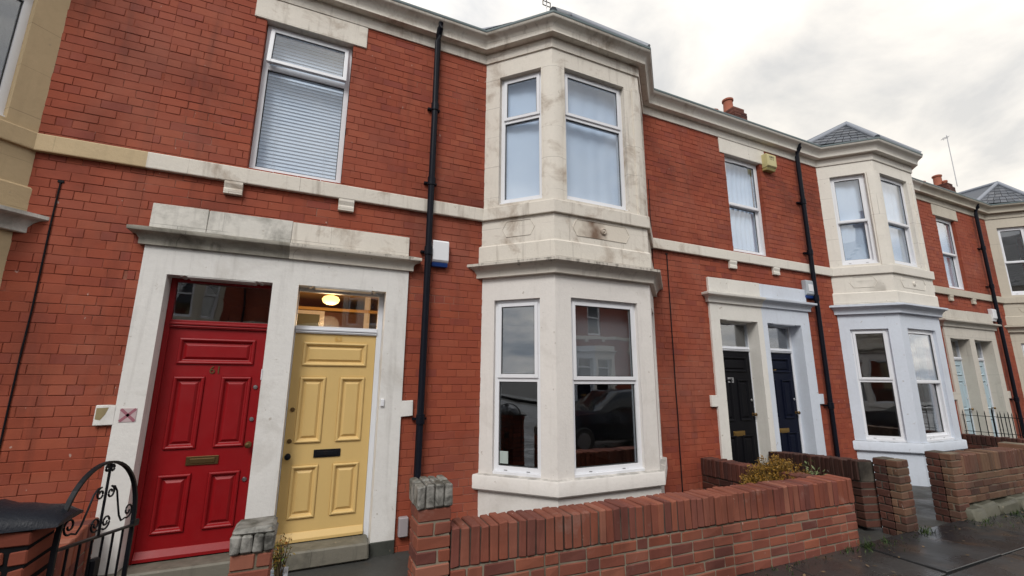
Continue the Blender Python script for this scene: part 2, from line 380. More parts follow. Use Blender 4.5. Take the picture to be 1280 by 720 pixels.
def mat_frame(O, t):
    """local (x along t, y into the house, z) -> house coordinates"""
    t = Vector(t).normalized(); n = Vector((-t.y, t.x))
    return lambda x, y, z: (O[0]+t.x*x+n.x*y, O[1]+t.y*x+n.y*y, z)

def upvc_window(root, O, t, wd, z0, z1, zt, kind='casement', lean=0., gm='glass', mullion=None):
    """plastic window standing in an opening; casement = top light opening out, sash = vertical sliding look"""
    xf = mat_frame(O, t)
    mb = MB(xf); f = .052
    mb.box(0, f, 0, .07, z0, z1); mb.box(wd-f, wd, 0, .07, z0, z1); mb.box(f, wd-f, .001, .069, z1-f, z1); mb.box(f, wd-f, .001, .069, z0, z0+f)
    mb.box(f, wd-f, .002, .068, zt-.03, zt+.03)
    mb.box(-.012, wd+.012, -.035, .03, z0-.03, z0-.001)      # projecting cill
    for q in (.25, .72): mb.box(wd*q-.02, wd*q+.02, -.003, .0, z0+.008, z0+.014, 1)   # drain slots
    fr = mb.build('window', [M['upvc'], M['rubber']], root, bevel=.004)
    def sash(a, b, c, d, y, sw, tilt=0.):
        def tx(x, yy, z):
            if tilt: yy = yy - (d-z)*math.tan(tilt)
            return xf(x, yy, z)
        m = MB(tx)
        m.box(a, a+sw, y, y+.045, c, d); m.box(b-sw, b, y, y+.045, c, d); m.box(a+sw, b-sw, y+.001, y+.044, d-sw, d); m.box(a+sw, b-sw, y+.001, y+.044, c, c+sw)
        s_ = m.build('sash', M['upvc'], fr, bevel=.004)
        g = MB(tx); g.box(a+sw-.004, b-sw+.004, y+.018, y+.024, c+sw-.004, d-sw+.004); g.build('pane', M[gm], fr)
        g = MB(tx); e_ = .006
        for bx in ((a+sw, a+sw+e_, c+sw, d-sw), (b-sw-e_, b-sw, c+sw, d-sw), (a+sw+e_, b-sw-e_, c+sw, c+sw+e_), (a+sw+e_, b-sw-e_, d-sw-e_, d-sw)): g.box(bx[0], bx[1], y+.010, y+.0175, bx[2], bx[3])
        g.build('glazing_seal', M['rubber'], fr)
    if kind == 'casement':
        sash(f-.014, wd-f+.014, zt+.012, z1-f+.014, -.016, .042, lean)
        g = MB(xf); g.box(f, wd-f, .028, .034, z0+f, zt-.03); g.build('pane', M[gm], fr)
        g = MB(xf); e_ = .007
        for bx in ((f, f+e_, z0+f, zt-.03), (wd-f-e_, wd-f, z0+f, zt-.03), (f+e_, wd-f-e_, z0+f, z0+f+e_), (f+e_, wd-f-e_, zt-.03-e_, zt-.03)): g.box(bx[0], bx[1], .02, .0275, bx[2], bx[3])
        g.build('glazing_seal', M['rubber'], fr)
    else:
        sash(f-.008, wd-f+.008, zt-.022, z1-f+.008, -.006, .040)
        sash(f-.008, wd-f+.008, z0+f-.008, zt+.016, .048, .046)
        v = MB(xf); v.box(wd*.3, wd*.7, -.016, -.0065, z1-f-.028, z1-f-.010); v.build('trickle_vent', M['upvc'], fr, bevel=.003)
    return fr

def text_mesh(root, txt, loc, size, mat, depth=.003, name='number'):
    cu = bpy.data.curves.new('number', 'FONT'); cu.body = txt; cu.size = size; cu.extrude = depth; cu.align_x = 'CENTER'; cu.align_y = 'CENTER'
    tmp = bpy.data.objects.new('number', cu); C.objects.link(tmp)
    me = bpy.data.meshes.new_from_object(tmp.evaluated_get(bpy.context.evaluated_depsgraph_get()))
    bpy.data.objects.remove(tmp); bpy.data.curves.remove(cu)
    me.transform(Matrix.Translation(loc) @ Matrix.Rotation(pi/2, 4, 'X')); me.materials.clear(); me.materials.append(mat)
    o = bpy.data.objects.new(name, me); C.objects.link(o); o.parent = root; return o

def panel_rings(mb, a, b, c, d, y, mat=0):
    """raised-and-fielded door panel with a bolection moulding, in an opening of the leaf face at y"""
    rings = [(0, 0), (.004, -.014), (.016, -.018), (.026, -.012), (.036, .006), (.046, .010), (.066, -.004), (.070, -.006)]
    prev = None
    for i, dy in rings:
        p = [mb.V((a+i, y+dy, c+i)), mb.V((b-i, y+dy, c+i)), mb.V((b-i, y+dy, d-i)), mb.V((a+i, y+dy, d-i))]
        if prev:
            for k in range(4): mb.F((prev[k], prev[(k+1)%4], p[(k+1)%4], p[k]), mat)
        prev = p
    mb.F(prev, mat)

def panel_door(root, a, b, zb, zt, y, mat, num=None, num_mat=None, num_at=(.5, 1.92), num_size=.07, plate=None, knob_side=1, hw='brass', slot='brass', hw_z=(.90, 1.13, 1.43), slot_z=.78, kick=True, slot_x=.5):
    W = b-a; d = MB()
    mx = [a+.085, a+.085+.245, b-.085-.25, b-.085]
    holes = [(a+.085, b-.085, 1.64, 1.885), (mx[0], mx[1], .885, 1.53), (mx[2], mx[3], .885, 1.53), (mx[0], mx[1], .19, .675), (mx[2], mx[3], .19, .675)]
    d.facewall((a, y), (b, y), zb, zt, [(h[0]-a, h[1]-a, h[2], h[3]) for h in holes], .012)
    for h in holes: panel_rings(d, h[0]+.0005, h[1]-.0005, h[2]+.0005, h[3]-.0005, y)
    d.poly([(a, y, zb), (a, y+.045, zb), (a, y+.045, zt), (a, y, zt)]); d.poly([(b, y, zb), (b, y+.045, zb), (b, y+.045, zt), (b, y, zt)])
    d.poly([(a, y+.045, zb), (b, y+.045, zb), (b, y+.045, zt), (a, y+.045, zt)])
    if kick: d.prism([(y-.001, zb+.085), (y-.006, zb+.083), (y-.035, zb+.03), (y-.035, zb+.004), (y-.001, zb+.004)], a+.004, b-.004)
    door = d.build('door', mat, root, bevel=.0022)
    s = MB(); sx = a+W*slot_x
    s.cbox((sx-.125, y-.010, slot_z-.038), (sx+.125, y-.0005, slot_z+.038), .003); s.cbox((sx-.098, y-.017, slot_z-.022), (sx+.098, y-.0105, slot_z+.020), .004)
    s.build('letterbox', M[slot], door)
    kx = b-.045 if knob_side > 0 else a+.045
    k = MB(); k.lathe([(.026, -.0005), (.026, -.006), (.011, -.010), (.011, -.03), (.024, -.042), (.029, -.055), (.022, -.068), (.004, -.073)], (kx, y, hw_z[0]), 18, axis='y'); k.build('door_knob', M['black' if hw == 'black' else 'darkbrass'], door, smooth=40)
    for zz in hw_z[1:]:
        k = MB(); k.lathe([(.021, -.0005), (.021, -.006), (.017, -.011), (.006, -.012)], (kx, y, zz), 16, axis='y'); k.build('lock', M['steel' if hw != 'black' else 'darkbrass'], door, smooth=40)
    if num:
        nx = a+W*num_at[0]
        if plate:
            p = MB(); p.cbox((nx-.065, y-.008, num_at[1]-.042), (nx+.065, y-.0005, num_at[1]+.042), .003); p.build('number_plate', M[plate], door); ny = y-.0085
        else: ny = y-.0035
        text_mesh(door, num, (nx, ny, num_at[1]), num_size, num_mat)
    return door

def gutter_profile(o=0.):
    return [(.018+o, 5.80), (.105+o, 5.795), (.115+o, 5.80), (.115+o, 5.852), (.122+o, 5.862), (.128+o, 5.885), (.150+o, 5.915), (.182+o, 5.935), (.196+o, 5.945), (.20+o, 5.985)]

def make_house(name, dx, label, cfg, group='red brick terraced houses along the street'):
    root = thing(name, (dx, 0, 0), label, 'house', group); X1 = cfg.get('x1', -1.6+PER)
    k = lambda n: M[cfg[n]]
    PATH = [(X0, 0), *BAY, (X1, 0)]
    WIN = (-.81, .085, 3.60, 5.38)
    # --- brick front with the window opening, the door surround and the bay left out
    SUR = (-1.5, .87, -1, 2.86); BAYH = (BL+.01, BR-.01, -1, 6)
    b = MB(); brick_rows(b, X0, X1, Z0, ZT, [WIN, SUR, BAYH, (-1.46, .83, 2.8, 3.08)])
    zs = [Z0, 2.86, 3.60, 5.38, ZT]
    for x0, x1, za, zb in ((X0, BL+.02, 3.595+.0, 3.595), ):
        pass
    y0, y1 = .0036, .26
    for x0, x1, za, zb in ((X0, -1.495, Z0, 2.86), (.865, BL, Z0, 2.86), (X0, BL, 2.86, 3.595), (X0, -.816, 3.595, 5.386), (.091, BL, 3.595, 5.386), (X0, BL, 5.386, ZT), (BR, X1, Z0, ZT)):
        b.box(x0, x1, y0, y1, za, zb, 1)
    b.build('wall', [M['brick'], M['mortar']], root)
    # --- string course running round the bay as its sill, with the two corbels under the window
    m = MB(); m.sweep(PATH, [(0, 3.432), (.045, 3.432), (.048, 3.44), (.05, 3.58), (.046, 3.588), (0, 3.592)], cap=False); m.build('string_course', k('str'), root)
    for x in (-.895, .158):
        c = MB(); c.prism([(-.0005, 3.431), (-.046, 3.431), (-.048, 3.405), (-.036, 3.36), (-.042, 3.345), (-.042, 3.30), (-.0005, 3.297)], x-.08, x+.08); c.build('corbel', k('str'), root, bevel=.004)
    # --- fascia and moulded gutter cornice
    m = MB(); m.sweep(PATH, [(0, 5.66), (.018, 5.66), (.022, 5.69), (.022, 5.803), (0, 5.805)], cap=False); m.build('fascia', k('cor'), root)
    m = MB(); m.sweep(PATH, gutter_profile(), cap=False); m.build('cornice', k('cor'), root, smooth=50)
    m = MB(); m.sweep(PATH, [(.203, 5.978), (.206, 5.985), (.206, 6.012), (.19, 6.015), (.10, 6.01), (-.05, 6.0)], cap=False); m.build('gutter', M['tealcap'], root)
    m = MB(); m.cbox((-.93, -.014, 5.375), (.235, .09, 5.655), .006, jit=.003); m.build('lintel', k('lin'), root)
    # --- upper bay: apron, windows, frieze
    uw = (.20, .765, 3.635, 5.415); uf = (.18, 1.115, 3.635, 5.43)
    ub = MB(); r_ = .055
    for i, hs in enumerate(([uw], [uf], [(LC-uw[1], LC-uw[0], uw[2], uw[3])])):
        ub.facewall(BAY[i], BAY[i+1], 3.44, 5.665, hs, .13)
    ub.build('bay_wall', k('bup'), root)
    # rounded shafts masking the two front corners between the windows
    for (cx, cy), a0 in (((BC, -BD), -1), ((BF, -BD), 1)):
        sh = MB(); sx = 1 if a0 < 0 else -1
        d1 = Vector((BL-BC, BD)).normalized() if a0 < 0 else Vector((1, 0)).normalized()*-1
        d1 = (Vector((BL, 0))-Vector((BC, -BD))).normalized() if a0 < 0 else (Vector((BR, 0))-Vector((BF, -BD))).normalized()
        d2 = Vector((sx, 0)); ctr = Vector((cx, cy))
        pts = [ctr+d1*.125, ctr+d1*.119+(-d2*.5+Vector((0,-.5)))*.02, ctr+d1*.05+Vector((0,-1))*.022+d1*.01, ctr+d2*.05+Vector((0,-1))*.024, ctr+d2*.119+Vector((0,-.018)), ctr+d2*.125+Vector((0,.004))]
        lo = [sh.V((p.x, p.y, 3.60)) for p in pts]; hi = [sh.V((p.x, p.y, 5.432)) for p in pts]
        for q in range(len(pts)-1): sh.F((lo[q], lo[q+1], hi[q+1], hi[q]))
        tc_ = [sh.V((cx, cy+.03, 5.432))]
        sh.F(hi)
        sh.build('bay_shaft', k('bup'), root, smooth=50)
    m = MB(); m.sweep(BAY, [(.0, 2.86), (.012, 2.86), (.012, 3.45)], 'wall', cap=False)
    m.sweep(BAY, [(.012, 2.85), (.036, 2.85), (.036, 3.09), (.026, 3.105), (.012, 3.108)], 'wall', cap=False); m.build('apron', k('bup'), root)
    def carved(A, B, ta, tb, za, zb, boss):
        """incised panel outline with notched corners on the apron"""
        tv = (Vector(B)-Vector(A)).normalized(); xf = mat_frame(A, tv)
        m_ = MB(xf); n_ = .055; yy = -.0125
        ol = [(ta+n_, zb), (tb-n_, zb), (tb-n_*.72, zb-n_*.55), (tb, (za+zb)/2), (tb-n_*.72, za+n_*.55), (tb-n_, za), (ta+n_, za), (ta+n_*.72, za+n_*.55), (ta, (za+zb)/2), (ta+n_*.72, zb-n_*.55)]
        cx_, cz = (ta+tb)/2, (za+zb)/2
        prof = [(1.0, -.0005), (.985, -.006), (.955, -.006), (.94, -.0005)]; rows = []
        for sc, dy in prof: rows.append([m_.V((cx_+(x-cx_)*(1-(1-sc)*.5), yy+dy, cz+(z-cz)*(1-(1-sc)*1.6))) for x, z in ol])
        for p, q in zip(rows, rows[1:]):
            for j in range(len(ol)): m_.F((p[j], p[(j+1)%len(ol)], q[(j+1)%len(ol)], q[j]))
        if boss: m_.lathe([(.045, 0), (.045, -.012), (.032, -.022), (.024, -.014), (.012, -.024), (.002, -.026)], (cx_+.02, yy, cz), 16, axis='y')
        if boss and cfg.get('soot'): m_.F([m_.V((cx_+(x-cx_)*.965, yy-.0008, cz+(z-cz)*.89)) for x, z in ol])
        m_.build('carved_panel', M['carve'] if cfg.get('soot') and boss else k('bup'), root)
    carved(BAY[0], BAY[1], .26, .68, 3.19, 3.395, False); carved(BAY[1], BAY[2], .24, 1.08, 3.185, 3.40, True); carved(BAY[2], BAY[3], LC-.68, LC-.26, 3.19, 3.395, False)
    # --- hood between the storeys, lower bay with its sill and plinth
    m = MB(); m.sweep(BAY, [(0, 2.70), (.05, 2.70), (.055, 2.705), (.055, 2.752), (.062, 2.762), (.075, 2.79), (.105, 2.815), (.135, 2.825), (.142, 2.832), (.142, 2.862), (.03, 2.892), (0, 2.895)], 'wall'); m.build('bay_hood', k('bhd'), root, smooth=40)
    lw = (.165, .730, .50, 2.43); lf = (.205, 1.155, .50, 2.44)
    lb = MB()
    for i, hs in enumerate(([lw], [lf], [(LC-lw[1], LC-lw[0], lw[2], lw[3])])): lb.facewall(BAY[i], BAY[i+1], Z0, 2.705, hs, .10)
    lb.build('bay_wall', k('blo'), root)
    m = MB(); m.sweep(BAY, [(0, .325), (.040, .330), (.052, .345), (.052, .475), (.046, .487), (0, .498)], 'wall'); m.build('bay_sill', k('blo'), root, smooth=30)
    # --- windows
    tcl = Vector(BAY[1])-Vector(BAY[0]); tcr = Vector(BAY[3])-Vector(BAY[2])
    def along(i, a, dep):
        A, B = Vector(BAY[i]), Vector(BAY[i+1]); tv = (B-A).normalized(); n = Vector((tv.y, -tv.x)); p = A+tv*a-n*dep; return (p.x, p.y)
    wk = cfg['wk']
    upvc_window(root, (WIN[0]+.004, .07), (1, 0), WIN[1]-WIN[0]-.008, 3.625, WIN[3]-.008, cfg.get('wzt', 4.83), wk, cfg.get('lean', 0))
    uz = cfg.get('uzt', 4.79)
    upvc_window(root, along(0, uw[0], .07), tcl, uw[1]-uw[0], uw[2]+.028, uw[3], uz, wk if wk == 'sash' else 'casement')
    upvc_window(root, along(1, uf[0], .07), (1, 0), uf[1]-uf[0], uf[2]+.028, uf[3], uz, wk)
    upvc_window(root, along(2, LC-uw[1], .07), tcr, uw[1]-uw[0], uw[2]+.028, uw[3], uz, wk)
    upvc_window(root, along(0, lw[0], .05), tcl, lw[1]-lw[0], lw[2]+.028, lw[3], 1.52, 'casement', gm='glassd')
    upvc_window(root, along(1, lf[0], .05), (1, 0), lf[1]-lf[0], lf[2]+.028, lf[3], 1.50, 'sash' if wk == 'sash' else 'sashlike' if False else 'casement', gm='glassd')
    upvc_window(root, along(2, LC-lw[1], .05), tcr, lw[1]-lw[0], lw[2]+.028, lw[3], 1.52, 'casement', gm='glassd')
    # --- twin doors in their stone surround
    zb = -.06; RO = (-1.31, -.455, zb, 2.445); YO = (-.222, .640, zb, 2.445); dep = cfg.get('dep', .13)
    SA, SB, SM = -1.505, .872, -.335
    for (xa, xb, hole, nm) in ((SA, SM, RO, 'sl'), (SM, SB, YO, 'sr')):
        m = MB(); m.facewall((xa, -.03), (xb, -.03), zb, 2.72, [(hole[0]-xa, hole[1]-xa, hole[2]+.0, hole[3])], dep+.06)
        m.poly([(xa, -.03, zb), (xa, .01, zb), (xa, .01, 2.72), (xa, -.03, 2.72)]) if nm == 'sl' else m.poly([(xb, -.03, zb), (xb, .01, zb), (xb, .01, 2.72), (xb, -.03, 2.72)])
        qx = xa-.125 if nm == 'sl' else xb-.006; m.cbox((qx, -.034, 1.125), (qx+.131, .03, 1.29), .006, jit=.005)
        # chamfer stops: short raised ears either side of the head, with a shallow dropped band between them
        for (p, q) in ((hole[0]+.15, hole[1]-.15), ): m.cbox((p, -.026, hole[3]-.016), (q, dep, hole[3]+.012), .006)
        for p in (hole[0]+.11, hole[1]-.11): m.cbox((p-.018, -.026, hole[3]-.012), (p+.018, dep-.002, hole[3]+.012), .008)
        m.build('door_surround', k(nm), root)
    for (xa, xb, nm) in ((-1.506, RO[0], 'sl'), (RO[1], YO[0], 'sl'), (YO[1], .873, 'sr')):
        m = MB(); m.cbox((xa-.004, -.036, Z0), (xb+.004, .19, zb+.004), .006); m.build('plinth_stone', M['damp'], root)
    hp = [(0, 2.70), (.028, 2.70), (.03, 2.705), (.03, 2.752), (.036, 2.76), (.05, 2.785), (.075, 2.80), (.10, 2.806), (.105, 2.812), (.105, 2.842), (.03, 2.868), (0, 2.872)]
    for (xa, xb, nm, pth) in ((SA, SM, cfg.get('hl', 'sl'), [(SA-.015, 0), (SA-.015, -.03), (SM, -.03)]), (SM, SB, cfg.get('hr', 'sr'), [(SM, -.03), (SB+.015, -.03), (SB+.015, 0)])):
        m = MB(); m.sweep(pth, hp); m.build('door_hood', M[nm] if nm in M else k(nm), root, smooth=40)
    for (xa, xb, nm) in ((SA+.003, -1.06, 'kl'), (-1.06, SM, 'kl'), (SM, SB-.01, 'kr')):
        m = MB(); m.cbox((xa+.001, -.042+random.uniform(0, .006), 2.862), (xb-.001, .02, 3.10+random.uniform(-.004, .004)), .005, jit=.003); m.build('parapet_block', k(nm), root)
    for (hole, la, lb_, dcfg, fm) in ((RO, -1.262, -.468, cfg['dl'], cfg.get('fl', 'white')), (YO, -.212, .586, cfg['dr'], cfg.get('fr', 'white'))):
        y = dep; f = MB()
        f.box(hole[0]+.0005, la-.002, y, y+.06, zb, hole[3]-.0005); f.box(lb_+.002, hole[1]-.0005, y, y+.06, zb, hole[3]-.0005)
        f.box(la-.002, lb_+.002, y+.001, y+.059, hole[3]-.035, hole[3]-.001); f.box(la-.002, lb_+.002, y-.008, y+.058, 1.975, 2.05)
        f.box(la-.002, lb_+.002, y-.022, y-.008, 2.005, 2.024); f.box(la-.002, lb_+.002, y-.015, y-.008, 1.985, 1.997)
        df = f.build('door_frame', M[fm], root, bevel=.004)
        g = MB(); g.box(la, lb_, y+.02, y+.026, 2.05, hole[3]-.035); g.build('fanlight', M[cfg.get('fg', 'glass')], df)
        panel_door(root, la, lb_, -.012, 1.972, y+.012, **dcfg)
    m = MB(); m.cbox((SA+.02, -.115, -.17), (SB-.25, .20, -.020), .014, jit=.008); m.build('doorstep', M['step'], root)
    # --- rain pipe from the gutter to the ground
    m = MB(); px, py = 1.068, -.088
    m.tube([(px+.01, -.15, 5.93), (px+.008, -.15, 5.86), (px+.003, -.10, 5.79), (px, py, 5.70), (px, py, 4.6), (px, py, 2.4), (px-.01, py, .02), (px-.01, py-.02, -.06), (px-.01, py-.08, -.12)], .037, 14)
    dp = m.build('drainpipe', M['pipe'], root, smooth=50)
    for zz in (4.78, 3.80, 2.95, 1.10):
        c = MB(); c.lathe([(.038, -.05), (.047, -.048), (.047, .048), (.038, .05)], (px-.002*(zz < 2), py, zz), 14); c.box(px-.075, px+.075, py+.05, .0, zz-.012, zz+.012); c.box(px-.03, px+.03, py+.02, -.0, zz-.012, zz+.012); c.build('pipe_bracket', M['pipe'], dp, smooth=40)
    # --- slate roof with hipped cap over the bay, chimney on the party wall
    rf = MB(); rz = 6.005; pit = math.tan(rad(36)); yr = 4.6
    def slates(P0, P1, P2, P3, rows, cols):
        """courses of slates between the eaves P0-P1 and the head P3-P2"""
        P0, P1, P2, P3 = map(Vector, (P0, P1, P2, P3)); nn = (P1-P0).cross(P3-P0).normalized()
        if nn.z < 0: nn = -nn
        for i in range(rows):
            a, b_ = i/rows, min(1, (i+1.12)/rows)
            A, B, D, E_ = P0.lerp(P3, a), P1.lerp(P2, a), P1.lerp(P2, b_), P0.lerp(P3, b_)
            wl = (B-A).length; nc = max(1, int(cols*wl/max((P1-P0).length, 1e-3)+.5)); sh = .5 if i % 2 else 0
            for j in range(nc+1):
                u0, u1 = max(0, (j-sh)/nc), min(1, (j+1-sh)/nc)
                if u1-u0 < .02: continue
                u1 -= .012*min(1, 6/nc); h = nn*(.012+random.uniform(0, .004))
                p = [A.lerp(B, u0)+h, A.lerp(B, u1)+h, E_.lerp(D, u1)+nn*.002, E_.lerp(D, u0)+nn*.002]
                rr = random.random()
                rf.poly(p, 0, rr); rf.poly([A.lerp(B, u0), A.lerp(B, u1), p[1], p[0]], 0, rr)
    slates((X0, -.17, rz), (X1, -.17, rz), (X1, yr, rz+(yr+.17)*pit), (X0, yr, rz+(yr+.17)*pit), 26, 28)
    rf.poly([(X0, 9.4, rz), (X1, 9.4, rz), (X1, yr, rz+(yr+.17)*pit), (X0, yr, rz+(yr+.17)*pit)], 0)
    rf.poly([(X0, -.15, rz-.01), (X1, -.15, rz-.01), (X1, 9.4, rz-.01), (X0, 9.4, rz-.01)], 0)
    for xe in (X0+.002, X1-.002): rf.poly([(xe, -.16, rz), (xe, yr, rz+(yr+.17)*pit), (xe, 9.4, rz)], 0)
    roof = rf.build('roof', M['slate'], root)
    rf = MB(); o_ = .17; E0, E1, E2, E3 = (BL-.12, -.0), (BC-.07, -BD-o_), (BF+.07, -BD-o_), (BR+.12, 0)
    ax = (BC+BF)/2; ap = (ax, .0, 6.95); back = (ax, 1.7, 6.95)
    l0, l3 = (BL-.30, .05, rz+.05), (BR+.30, .05, rz+.05)
    for A, B in ((l0, (*E1, rz)), ((*E1, rz), (*E2, rz)), ((*E2, rz), l3)): slates(A, B, ap, ap, 7, 9)
    rf.poly([l0, ap, back]); rf.poly([l3, ap, back])
    cap_ = rf.build('bay_roof', M['slate'], roof)
    h = MB()
    for A in ((*E1, rz+.02), (*E2, rz+.02)):
        A_ = Vector(A); B_ = Vector(ap)+Vector((0, 0, .02)); h.tube([A_, A_.lerp(B_, .5), B_], .052, 8)
    h.tube([Vector(ap)+Vector((0, -.02, .02)), back], .055, 8); h.tube([Vector(l0), Vector(ap)+Vector((0,0,.01))], .05, 8)
    h.build('hip_lead', M['lead'], roof, smooth=50)
    ch = MB(); cx0, cx1, cy0, cy1, cz = X1-.25, X1+.25, 4.12, 5.6, 10.47
    z_ = 8.0; kk = 0
    while z_ < cz:
        ov = .05 if cz-.36 < z_ < cz-.12 else 0
        for q in range(8):
            ya = cy0-ov+(cy1-cy0+2*ov)*q/8; yb = cy0-ov+(cy1-cy0+2*ov)*(q+1)/8
            ch.cbox((cx0-ov, ya+.004, z_+.004), ((cx0+cx1)/2-.004, yb-.004, z_+.08), .004, 0, random.random(), .003); ch.cbox(((cx0+cx1)/2, ya+.004, z_+.004), (cx1+ov, yb-.004, z_+.08), .004, 0, random.random(), .003)
        z_ += .085; kk += 1
    ch.box(cx0+.01, cx1-.01, cy0+.01, cy1-.01, 7.9, cz-.005, 1)
    chim = ch.build('chimney', [M['rbrick'], M['dmortar']], root)
    for yy, hh, rr in ((4.52, .66, .165), (5.12, .60, .15), (4.28, .3, .09)):
        if yy < 4.4 and not cfg.get('cowl'): continue
        p = MB(); p.lathe([(rr*1.1, 0), (rr*1.1, .06), (rr, .08), (rr*.92, hh-.1), (rr*1.12, hh-.08), (rr*1.12, hh-.02), (rr*.95, hh), (rr*.7, hh), (rr*.66, hh-.25)], (X1, yy, cz-.03), 20); p.build('chimney_pot', M['pot'], chim, smooth=40)
    # --- rooms behind the glass
    def room(x0, x1, y0, y1, z0, z1, mat, front=True, bay=False):
        q = MB(); q.poly([(x0,y0,z0),(x1,y0,z0),(x1,y1,z0),(x0,y1,z0)], 1); q.poly([(x0,y0,z1),(x1,y0,z1),(x1,y1,z1),(x0,y1,z1)], 0)
        q.poly([(x0,y1,z0),(x1,y1,z0),(x1,y1,z1),(x0,y1,z1)]); q.poly([(x0,y0,z0),(x0,y1,z0),(x0,y1,z1),(x0,y0,z1)]); q.poly([(x1,y0,z0),(x1,y1,z0),(x1,y1,z1),(x1,y0,z1)])
        if bay:
            pl = [(BL+.02, y0), (BC+.04, -BD+.12), (BF-.04, -BD+.12), (BR-.02, y0)]
            q.poly([(*p, z0) for p in pl], 1); q.poly([(*p, z1) for p in pl], 0)
            for xa, xb in ((x0, BL), (BR, x1)): q.poly([(xa,y0,z0),(xb,y0,z0),(xb,y0,z1),(xa,y0,z1)])
        return q.build('interior', [mat, M['floor']], root)
    room(1.15, 5.2, .27, 4.2, .02, 2.69, M[cfg.get('rm', 'room')], bay=True); room(1.15, 5.2, .27, 4.2, 3.30, 5.62, M['room'], bay=True)
    room(-1.5, 1.1, .262, 3.5, 3.30, 5.62, M['room'])
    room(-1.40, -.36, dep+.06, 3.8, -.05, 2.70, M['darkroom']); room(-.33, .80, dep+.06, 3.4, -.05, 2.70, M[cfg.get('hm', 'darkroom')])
    return root

t = NT('sooted_cream_stone')   # the boss panel of the first bay is stained brown
sx_ = t.n.new('ShaderNodeSeparateXYZ'); t.l.new(t.pos.outputs['Position'], sx_.inputs[0])
ds_ = t.math('MULTIPLY', t.math('ABSOLUTE', t.math('SUBTRACT', sx_.outputs[0], 2.93)), -1.15)
t.col(t.mix(t.ramp(t.math('ADD', t.math('ADD', t.math('MULTIPLY', t.noise(5, 4, .5), .6), ds_), .27), [(.34, 0), (.60, 1)]), (.68,.62,.53), (.19,.12,.08))); t.rough(.75); t.bump(t.noise(40, 6), .25, .01); M['carve'] = t.m
YNUM = plain('yellow_relief', (.66,.42,.12), .4)
cfg1 = dict(str='h1', cor='h1', lin='h1', bup='h1', bhd='h1bhood', blo='h1low', sl='h1sur', sr='h1sur', hl='h1hood', hr='h1drip', kl='h1blk', kr='h1', wk='casement', lean=rad(9), wzt=4.86, soot=True, hm='hall', rm='room', fl='red', fr='white',
    dl=dict(mat=M['red'], num='61', num_mat=M['darkbrass'], num_at=(.505, 1.588), num_size=.10, slot='darkbrass', hw='brass', knob_side=1, hw_z=(.90, 1.13, .59, 1.43)),
    dr=dict(mat=M['yellow'], num='63', num_mat=YNUM, num_at=(.52, 1.928), num_size=.078, slot='black', hw='black', knob_side=-1, hw_z=(.77, 1.21, .91)))
cfg2 = dict(str='h2', cor='h2', lin='h2', bup='h2', bhd='h2low', blo='h2low', sl='h2sur', sr='h2low', kl='h2sur', kr='h2low', wk='sash', wzt=4.50, uzt=4.50, dep=.17, rm='room',
    dl=dict(mat=M['blackdoor'], num='65', num_mat=M['blackdoor'], num_at=(.40, 1.515), num_size=.075, plate='steel', slot='brass', hw='brass', knob_side=1, hw_z=(.98, 1.2), slot_z=.70, kick=False),
    dr=dict(mat=M['navy'], num='67', num_mat=M['brass'], num_at=(.42, 1.67), num_size=.07, slot='brass', hw='brass', knob_side=1, hw_z=(.98, 1.2), slot_z=.70, kick=False))
cfg3 = dict(str='h3', cor='h3', lin='h3', bup='h3', bhd='h3', blo='h3', sl='h3sur', sr='h3sur', kl='h3sur', kr='h3sur', wk='sash', wzt=4.50, uzt=4.50, dep=.17, cowl=True,
    dl=dict(mat=M['paleblue'], slot='steel', hw='brass', kick=False), dr=dict(mat=M['paleblue'], slot='steel', hw='brass', kick=False))
cfg0 = dict(cfg1, str='h0', cor='h0', lin='h0', bup='h0', bhd='h1blk', blo='h0', sl='h0', sr='h0', hl='h0', hr='h0', kl='h0', kr='h0', soot=False, lean=0)
cfg0['dl'] = dict(mat=M['navy'], slot='brass'); cfg0['dr'] = dict(mat=M['blackdoor'], slot='brass'); cfg0['x1'] = X1-.20; cfg0['hm'] = 'darkroom'; cfg0['fl'] = 'white'
house1 = make_house('terraced_house', 0, 'nearest red brick house with the red and yellow front doors and weathered cream bay', cfg1)
house2 = make_house('terraced_house', PER, 'red brick house with a black and a navy door and a blue-white lower bay', cfg2)
house3 = make_house('terraced_house', 2*PER, 'farthest red brick house in view with pale blue doors behind black railings', cfg3)
house0 = make_house('terraced_house', -PER+.20, 'house cut off at the left edge with beige painted bay stonework', cfg0)
h4 = copy_tree(house3); h4.location = (3*PER, 0, 0); h4['label'] = 'house beyond the last bay, only its chimney with a thin aerial showing'
for i, (src, x) in enumerate(((house3, -1.7), (house1, -1.7+PER), (house2, -1.7+2*PER), (house3, -1.7+3*PER))):
    o = copy_tree(src); o.location = (x, -14.6, 0); o.rotation_euler = (0, 0, pi)
    o['label'] = 'terraced house across the road seen only as a reflection in the windows'; o['group'] = 'houses across the road'

